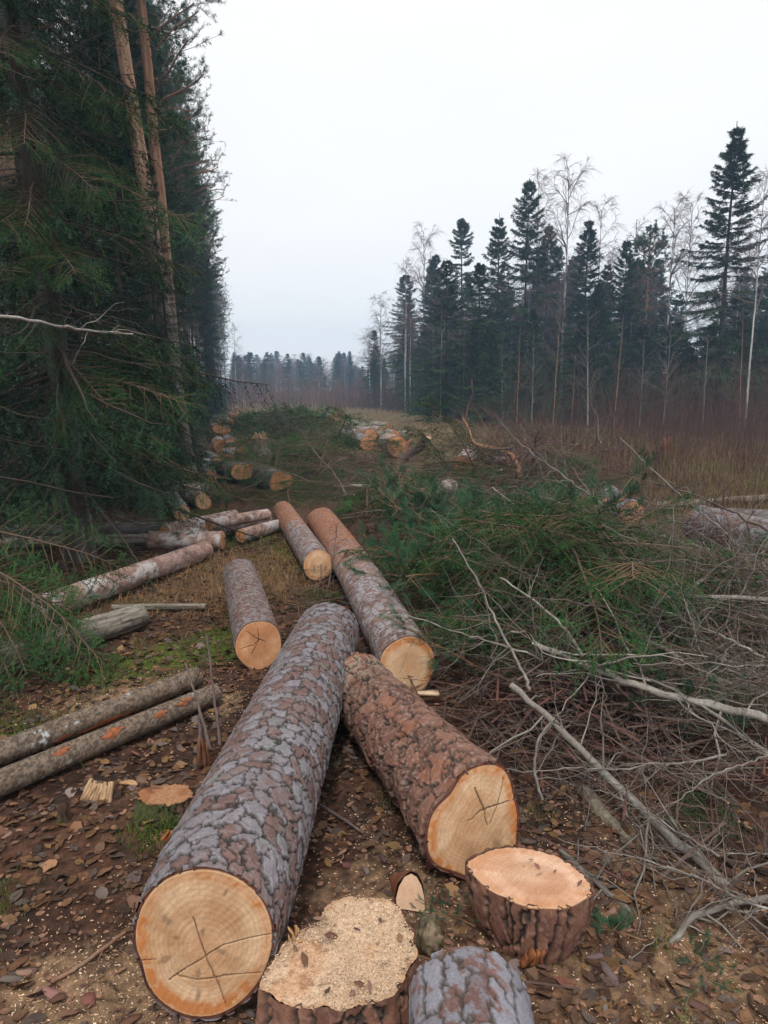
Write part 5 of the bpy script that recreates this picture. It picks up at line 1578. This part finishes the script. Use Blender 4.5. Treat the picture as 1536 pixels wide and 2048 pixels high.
hero('young_sapling', 'leafless twig standing between the long pine logs', [(655, 1180, 5.7), (668, 1110, 5.9), (675, 1045, 6.1)], .006, .003, 8, 641, DARKB, cat='sapling', tl=(.1, .3))
hero('young_sapling', 'very thin sapling at the wood edge before the small pile', [(450, 1000, 10.5), (451, 940, 10.6), (450, 880, 10.7)], .008, .004, 2, 642, DARKB, cat='sapling')
hero('lying_stick', 'thin brown stick lying on the litter at the lower frame corner', [(70, 1985, 1.69), (140, 1945, 1.74), (195, 1905, 1.80), (250, 1865, 1.87)], .006, .005, 2, 643, ((.24, .14, .085), (.18, .1, .06), (.25, .17, .12), (.1, .07, .05)), tl=(.05, .12))
hero('dead_limb', 'bare pale spruce limb reaching right from the shaded edge', [(-60, 622, 4.5), (90, 645, 4.9), (170, 662, 5.2), (265, 668, 5.6)], .012, .007, 10, 644, PALE, tl=(.1, .4))
hero('lying_stick', 'dark stick lying between the two crossing logs', [(640, 1610, 2.55), (690, 1640, 2.45), (725, 1665, 2.38)], .007, .005, 1, 645, DARKB)

# copies of bare branches through the heaps
def branch_stock(name, seed, L0, r0, ntw, cols, **kw):
    q = np.random.default_rng(seed)
    P = grow(np.zeros((1, 3)), np.array([[1.0, 0, .05]]), np.array([L0]), 7, q.normal(0, .1), .18, q)[0]
    root = thing(name, 'branch', 'branch')
    a, b = branch_geo(P, r0, r0 * .25, ntw, seed, cols, **kw)
    link('stem', a.mesh('stem'), M['branch'], root)
    link('twigs', b.mesh('twigs'), M['twig'], root)
    return Stock(root)
BS = [branch_stock('bare_branch', 651, 1.5, .008, 30, GREY, sub=4), branch_stock('bare_branch', 652, 1.2, .006, 30, DARKB, sub=4), branch_stock('bare_branch', 653, 1.0, .007, 24, DARKB, tl=(.1, .4)), branch_stock('bare_branch', 654, 1.7, .009, 32, GREY, tl=(.2, .7))]
RS = [branch_stock('brushwood_branch', 655, 1.3, .010, 34, DARKB, tl=(.15, .5), sub=4), branch_stock('brushwood_branch', 656, 1.1, .008, 34, ((.15, .085, .07), (.1, .06, .055), (.2, .15, .13), (.1, .055, .05)), tl=(.15, .5), sub=4)]
def scatter_br(n, stock, cx, cy, rx, ry, z0, z1, s0, s1, yaw, yj, label, group, seed, pit=.25):
    q = np.random.default_rng(seed)
    for i in range(n):
        x, y = cx + rx * q.uniform(-1, 1), cy + ry * q.uniform(-1, 1)
        s = q.uniform(s0, s1)
        z = z0 + (z1 - z0) * q.random()
        stock[q.integers(0, len(stock))].put((x, y, z), (q.random() * 6.28, q.normal(0, pit), yaw + q.normal(0, yj)), (s, s, s), label + ', ' + mark(x, y), group)
scatter_br(32, BS, 2.4, 4.0, .9, 1.1, .1, .6, .7, 1.2, math.pi - .15, .5, 'grey bare branch in the tangle', 'bare branches of the near tangle', 21, .15)
scatter_br(18, BS, 2.1, 4.5, .8, .8, .25, .6, .7, 1.2, math.pi - .2, .7, 'grey bare branch high in the tangle', 'bare branches high in the tangle', 33, .2)
scatter_br(22, BS, 1.75, 2.9, .5, .7, .05, .45, .5, .9, math.pi - .5, .6, 'grey bare branch low in the tangle', 'bare branches under the blunt-ended one', 22, .2)
scatter_br(9, BS, 1.2, 2.1, .4, .4, .02, .12, .35, .6, 2.4, .8, 'thin bare twig on the litter', 'bare twigs near the trunk slice', 23, .1)
scatter_br(12, BS, 1.9, 6.2, 1.0, 1.1, .35, .7, .7, 1.2, 2.7, .7, 'pale bare branch lying over the heap', 'bare branches on the near heap', 24, .15)
scatter_br(34, RS, 3.1, 12.2, 1.3, 1.3, .05, .8, 1.0, 1.7, 2.6, 1.2, 'purple-brown brushwood branch', 'purple brushwood heap', 25, .5)
scatter_br(12, RS, -.1, 15.0, 1.2, 1.4, .05, .3, .8, 1.2, 2.6, 1.2, 'brown brushwood branch before the stack', 'brushwood before the far stack', 26, .2)
scatter_br(6, RS, -2.4, 21, 2.0, 5, .2, .8, .8, 1.3, 2.6, 1.5, 'bare brown branch in the long green heap', 'bare branches in the long green heap', 27, .3)
scatter_br(12, BS, 1.3, 5.0, .7, 1.5, .15, .55, .4, .8, 2.5, 1.2, 'thin bare twig in the green heap', 'bare twigs in the near heap', 28, .25)
scatter_br(9, RS, .7, 9.0, 1.2, 1.8, .2, .6, .6, 1.0, 2.5, 1.5, 'brown bare branch through the middle heap', 'bare branches in the middle heap', 29, .3)
for s in SB + PB_ + BS + RS + SPN + PNN + SPM + [PNM] + BIR + THIN:
    s.discard()

# ------------------------------------------------------------------ litter
LEAFC = [(.15, .068, .04), (.18, .092, .058), (.10, .048, .032), (.15, .112, .1), (.21, .11, .055), (.075, .045, .037)]
def leaf_mesh(seed, L0=1.0):
    q = np.random.default_rng(seed)
    w = q.uniform(.3, .42)
    t = np.array([0, .2, .45, .7, 1.0])
    hw = np.array([.04, .8, 1.0, .62, .02]) * w * q.uniform(.85, 1.15, 5)
    cu, tw = q.uniform(.1, .5), q.uniform(-.25, .25)
    mid = np.stack([t - .5, 0 * t, -.35 * cu * (t - .5) ** 2 * 2 + q.normal(0, .03, 5)], -1)
    rise = cu * hw * .8
    Lf = mid + np.stack([0 * t, hw, rise + tw * hw], -1)
    Rt = mid + np.stack([0 * t, -hw, rise - tw * hw], -1)
    V = np.concatenate([mid, Lf, Rt])
    F = [[i, i + 1, 5 + i + 1, 5 + i] for i in range(4)] + [[i + 1, i, 10 + i, 10 + i + 1] for i in range(4)]
    return V, np.array(F)
def chip_mesh(seed):
    q = np.random.default_rng(seed)
    n = 8
    a = np.sort(q.random(n)) * .35 + np.linspace(0, 2 * np.pi, n, endpoint=False)
    r = q.uniform(.55, 1.1, n)
    o = np.stack([r * np.cos(a) * .62, r * np.sin(a) * .36, .18 * (r * np.sin(a) * .6) ** 2 - .05 * r], -1)
    V = np.concatenate([o + [0, 0, .05], o * [1.04, 1.04, 1] - [0, 0, .05], [[0, 0, .07 + .05 * q.random()]]])
    F3 = [[i, (i + 1) % n, 2 * n] for i in range(n)]
    F4 = [[i, i + n, (i + 1) % n + n, (i + 1) % n] for i in range(n)]
    return V, np.array(F3), np.array(F4)
leaf_me = []
for k in range(6):
    V, F = leaf_mesh(700 + k)
    me = make_mesh('dead_leaf', V, [F], LEAFC[k], True); me.materials.append(M['leaf']); leaf_me.append(me)
chip_me = []
for k, c in enumerate([(.19, .09, .06), (.12, .058, .04), (.2, .115, .085), (.13, .095, .085)]):
    V, F3, F4 = chip_mesh(720 + k)
    me = make_mesh('bark_chip', V, [F3, F4], c, False); me.materials.append(M['chip']); chip_me.append(me)
q = np.random.default_rng(31)
def near_spots(n, q, x0, x1, y0, y1, pw=1.4):
    t = q.random(n) ** pw
    y = y0 + (y1 - y0) * t
    return x0 * (y / y1 * .65 + .45) + (x1 - x0) * (y / y1 * .65 + .45) * q.random(n), y
lx, ly = near_spots(280, q, -2.2, 1.6, 1.3, 4.4)
for i in range(280):
    o = bpy.data.objects.new('dead_leaf', leaf_me[q.integers(0, 6)])
    COL.objects.link(o); o.parent = ground
    s = q.uniform(.035, .07)
    o.location = (lx[i], ly[i], float(gz(lx[i], ly[i])) + .008)
    o.rotation_euler = (q.normal(0, .35), q.normal(0, .35), q.random() * 6.28); o.scale = (s, s, s)
cx_, cy_ = near_spots(150, q, -1.5, 1.2, 1.3, 3.0, 1.1)
for i in range(150):
    o = bpy.data.objects.new('bark_chip', chip_me[q.integers(0, 4)])
    COL.objects.link(o); o.parent = ground
    s = q.uniform(.025, .06)
    o.location = (cx_[i], cy_[i], float(gz(cx_[i], cy_[i])) + .008)
    o.rotation_euler = (q.normal(0, .3), q.normal(0, .3), q.random() * 6.28); o.scale = (s * q.uniform(.8, 1.6), s, s)
# chips lying on the sawdust stump and on the slice
def on_top(root, pts, h, s0, s1, seed):
    q = np.random.default_rng(seed)
    for u, v in pts:
        c = G(u, v, h)
        o = bpy.data.objects.new('bark_chip', chip_me[q.integers(0, 4)])
        COL.objects.link(o); o.parent = root
        s = q.uniform(s0, s1)
        o.location = (c[0] - root.location.x, c[1] - root.location.y, h + .006)
        o.rotation_euler = (q.normal(0, .2), q.normal(0, .2), q.random() * 6.28); o.scale = (s * q.uniform(1.0, 1.9), s, s * .6)
on_top(stump, [(610, 1925), (640, 1840), (715, 1862), (760, 1843), (665, 1875), (655, 1985), (722, 1972), (740, 1978), (590, 1900), (705, 1990), (800, 1880)], hS + .002, .010, .028, 1)
on_top(slice_, [(1062, 1722), (1110, 1745), (1160, 1768), (1075, 1735)], hD, .007, .02, 2)

def scatter_pieces(n, V0, F0, x, y, z, s, q, cols, tilt=.35):
    """one stuff mesh of many small pieces"""
    mb = MB()
    m = len(V0)
    a, b = q.normal(0, tilt, n), q.random(n) * 6.283
    c2, s2, c1, s1 = np.cos(a), np.sin(a), np.cos(b), np.sin(b)
    P = V0[None] * s[:, None, None]
    yy_ = P[..., 1] * c2[:, None] - P[..., 2] * s2[:, None]
    zz_ = P[..., 1] * s2[:, None] + P[..., 2] * c2[:, None]
    xx_ = P[..., 0]
    X_ = xx_ * c1[:, None] - yy_ * s1[:, None] + x[:, None]
    Y_ = xx_ * s1[:, None] + yy_ * c1[:, None] + y[:, None]
    V = np.stack([X_, Y_, zz_ + z[:, None]], -1).reshape(-1, 3)
    off = (np.arange(n) * m)
    faces = [(np.asarray(f)[None] + off[:, None, None]).reshape(-1, np.asarray(f).shape[1]) for f in F0]
    cc = np.array(cols)[q.integers(0, len(cols), n)] * q.uniform(.7, 1.25, (n, 1))
    mb.add(V, faces, np.repeat(cc, m, 0))
    return mb
V = np.array([[-.55, 0, .02], [-.3, .24, .06], [.08, .3, .13], [.38, .15, .08], [.58, 0, .12], [.36, -.2, .05], [.02, -.32, .12], [-.32, -.22, .03], [0, .02, 0]])
F = np.array([[i, (i + 1) % 8, 8] for i in range(8)])
x, y = near_spots(9500, q, -3.6, 2.4, 1.25, 8.0, 1.25)
xb, yb = near_spots(3200, q, -3.4, .3, 4.0, 8.6, .8)
x, y = np.concatenate([x, xb]), np.concatenate([y, yb])
keep = sum(blob(x, y, *b) for b in SAW[:3]) < q.uniform(.2, 1.0, len(x))
x, y = x[keep], y[keep]
LITC = [(.115, .048, .029), (.14, .064, .038), (.08, .037, .025), (.10, .05, .036), (.165, .078, .038), (.055, .03, .023), (.105, .074, .064)]
tag(link('leaf_litter', scatter_pieces(len(x), V, [F], x, y, gz(x, y) + q.uniform(.002, .012, len(x)), q.uniform(.02, .058, len(x)), q, LITC, .4).mesh('leaf_litter'), M['chip']), 'brown fallen leaves strewn over the forest floor', 'leaf litter', None, 'stuff')
x, y = near_spots(5000, q, -1.9, 1.7, 1.25, 4.5, 1.2)
tag(link('bark_litter', scatter_pieces(5000, V * [1, 1.1, .8], [F], x, y, gz(x, y) + q.uniform(.002, .01, 5000), q.uniform(.008, .03, 5000), q, [(.17, .085, .055), (.11, .055, .038), (.08, .05, .04), (.19, .10, .065)], .4).mesh('bark_litter', False), M['chip']), 'small flakes of bark scattered on the ground around the stumps', 'bark litter', None, 'stuff')
# sawdust and wood shavings
def shavings(n, q, centres):
    k = q.integers(0, len(centres), n)
    C_ = np.array(centres)[k]
    return C_[:, 0] + q.normal(0, .62, n) * C_[:, 2], C_[:, 1] + q.normal(0, .62, n) * C_[:, 3]
SV = np.array([[-.5, -.16, 0], [.5, -.2, .05], [.45, .18, 0], [-.5, .2, .08]])
x, y = shavings(13000, q, SAW)
sel = (y > 1.2)
x, y = x[sel], y[sel]
SAWC = [(.62, .45, .31), (.55, .37, .24), (.68, .52, .38), (.45, .28, .16)]
tag(link('sawdust_litter', scatter_pieces(len(x), SV, [[[0, 1, 2, 3]]], x, y, gz(x, y) + .003, q.uniform(.003, .010, len(x)), q, SAWC, .6).mesh('sawdust_litter', False), M['saw']), 'pale sawdust and shavings strewn around the stumps and poles', 'sawdust', None, 'stuff')
a = q.random(16000) * 6.283; rr = np.sqrt(q.random(16000)) * poly_outline(ptsS, cS[0], cS[1], .12, 3)(a) * .97
x, y = rr * np.cos(a), rr * np.sin(a)
o = link('sawdust', scatter_pieces(16000, SV, [[[0, 1, 2, 3]]], x, y, np.full(16000, hS) + q.normal(.002, .004, 16000), np.clip(q.lognormal(-5.9, .4, 16000), .0012, .006), q, [(.62, .45, .31), (.57, .40, .265), (.66, .50, .355), (.52, .35, .22), (.6, .43, .29), (.58, .41, .27), (.64, .47, .33), (.16, .10, .07)], .6).mesh('sawdust', False), M['saw'], stump)
o['kind'] = 'stuff'
# fallen needles and twiglets
NV = np.array([[-.5, -.012, 0], [.5, -.01, .03], [.5, .01, .03], [-.5, .012, 0]])
x, y = near_spots(38000, q, -3.8, 2.6, 1.25, 8.5, 1.3)
tag(link('needle_litter', scatter_pieces(len(x), NV, [[[0, 1, 2, 3]]], x, y, gz(x, y) + .008, q.uniform(.015, .06, len(x)), q, [(.12, .068, .04), (.085, .052, .035), (.16, .10, .055), (.05, .035, .028)], .25).mesh('needle_litter', False), M['chip']), 'dead needles, straws and twiglets lying on the forest floor', 'needle litter', None, 'stuff')
x = np.concatenate([h[0] + q.normal(0, .6, 900) * h[2] * 1.1 for h in HEAPS[:5] + HEAPS[9:12]]); y = np.concatenate([h[1] + q.normal(0, .6, 900) * h[3] * 1.1 for h in HEAPS[:5] + HEAPS[9:12]])
tag(link('brush_twigs', scatter_pieces(len(x), NV * [1, 1.0, 3], [[[0, 1, 2, 3]]], x, y, hb(x, y) * q.uniform(0, .9, len(x)) + .02, q.uniform(.12, .45, len(x)), q, [(.08, .055, .042), (.11, .08, .06), (.06, .045, .035), (.11, .06, .04)], .4).mesh('brush_twigs', False), M['chip']), 'fine broken twigs lying all through the brush heaps', 'twigs', None, 'stuff')
# moss and grass tufts
def moss_pos(q, n):
    k = q.integers(0, len(MOSS), n)
    C_ = np.array(MOSS)[k]
    x = C_[:, 0] + q.normal(0, .6, n) * C_[:, 2]; y = C_[:, 1] + q.normal(0, .6, n) * C_[:, 3]
    keep = y > 1.2
    return np.stack([x[keep], y[keep], gz(x[keep], y[keep]) - .003], -1)
tag(link('moss', blades(20000, moss_pos, .012, .045, .0035, (.045, .075, .014), (.12, .16, .035), 12, .8).mesh('moss', False), M['moss']), 'bright green moss patches on the forest floor', 'moss', None, 'stuff')
def straw_pos(q, n):
    k = q.integers(0, len(STRAW), n)
    C_ = np.array(STRAW)[k]
    x = C_[:, 0] + q.normal(0, .7, n) * C_[:, 2]; y = C_[:, 1] + q.normal(0, .7, n) * C_[:, 3]
    return np.stack([x, y, gz(x, y) - .003], -1)
tag(link('straw', blades(5000, straw_pos, .04, .16, .002, (.2, .12, .05), (.34, .22, .10), 13, 1.6).mesh('straw', False), M['grass']), 'dry flattened straw in front of the pinkish fallen log', 'grass', None, 'stuff')
def tuft_pos(q, n):
    k = q.integers(0, 40, n)
    rg = np.random.default_rng(3)
    cx, cy = near_spots(40, rg, -2.6, 1.4, 1.4, 6.5, 1.0)
    x = cx[k] + q.normal(0, .035, n); y = cy[k] + q.normal(0, .035, n)
    return np.stack([x, y, gz(x, y) - .003], -1)
tag(link('grass_tufts', blades(2600, tuft_pos, .03, .11, .0018, (.06, .10, .025), (.2, .17, .07), 14, 1.3).mesh('grass_tufts', False), M['grass']), 'small green and yellow grass tufts between the dead leaves', 'grass', None, 'stuff')

# ------------------------------------------------------------------ haze in the far air
hz = bpy.data.meshes.new('haze')
x0, x1, y0, y1, z0, z1 = -172, 172, -32, 282, -3.0, 26.0
hz.from_pydata([(x0, y0, z0), (x1, y0, z0), (x1, y1, z0), (x0, y1, z0), (x0, y0, z1), (x1, y0, z1), (x1, y1, z1), (x0, y1, z1)], [], [(3, 2, 1, 0), (4, 5, 6, 7), (0, 1, 5, 4), (1, 2, 6, 5), (2, 3, 7, 6), (3, 0, 4, 7)])
hm = bpy.data.materials.new('haze')
hm.use_nodes = True
t = hm.node_tree
t.nodes.clear()
out = t.nodes.new('ShaderNodeOutputMaterial')
pv = t.nodes.new('ShaderNodeVolumePrincipled')
pv.inputs['Color'].default_value = (.48, .71, 1.0, 1)
pv.inputs['Density'].default_value = .0021
pv.inputs['Anisotropy'].default_value = 0.2
t.links.new(pv.outputs['Volume'], out.inputs['Volume'])
hz.materials.append(hm)
ho = bpy.data.objects.new('haze', hz)
COL.objects.link(ho)
ho['kind'] = 'stuff'
ho['label'] = 'thin bluish haze in the damp air over the clearing'
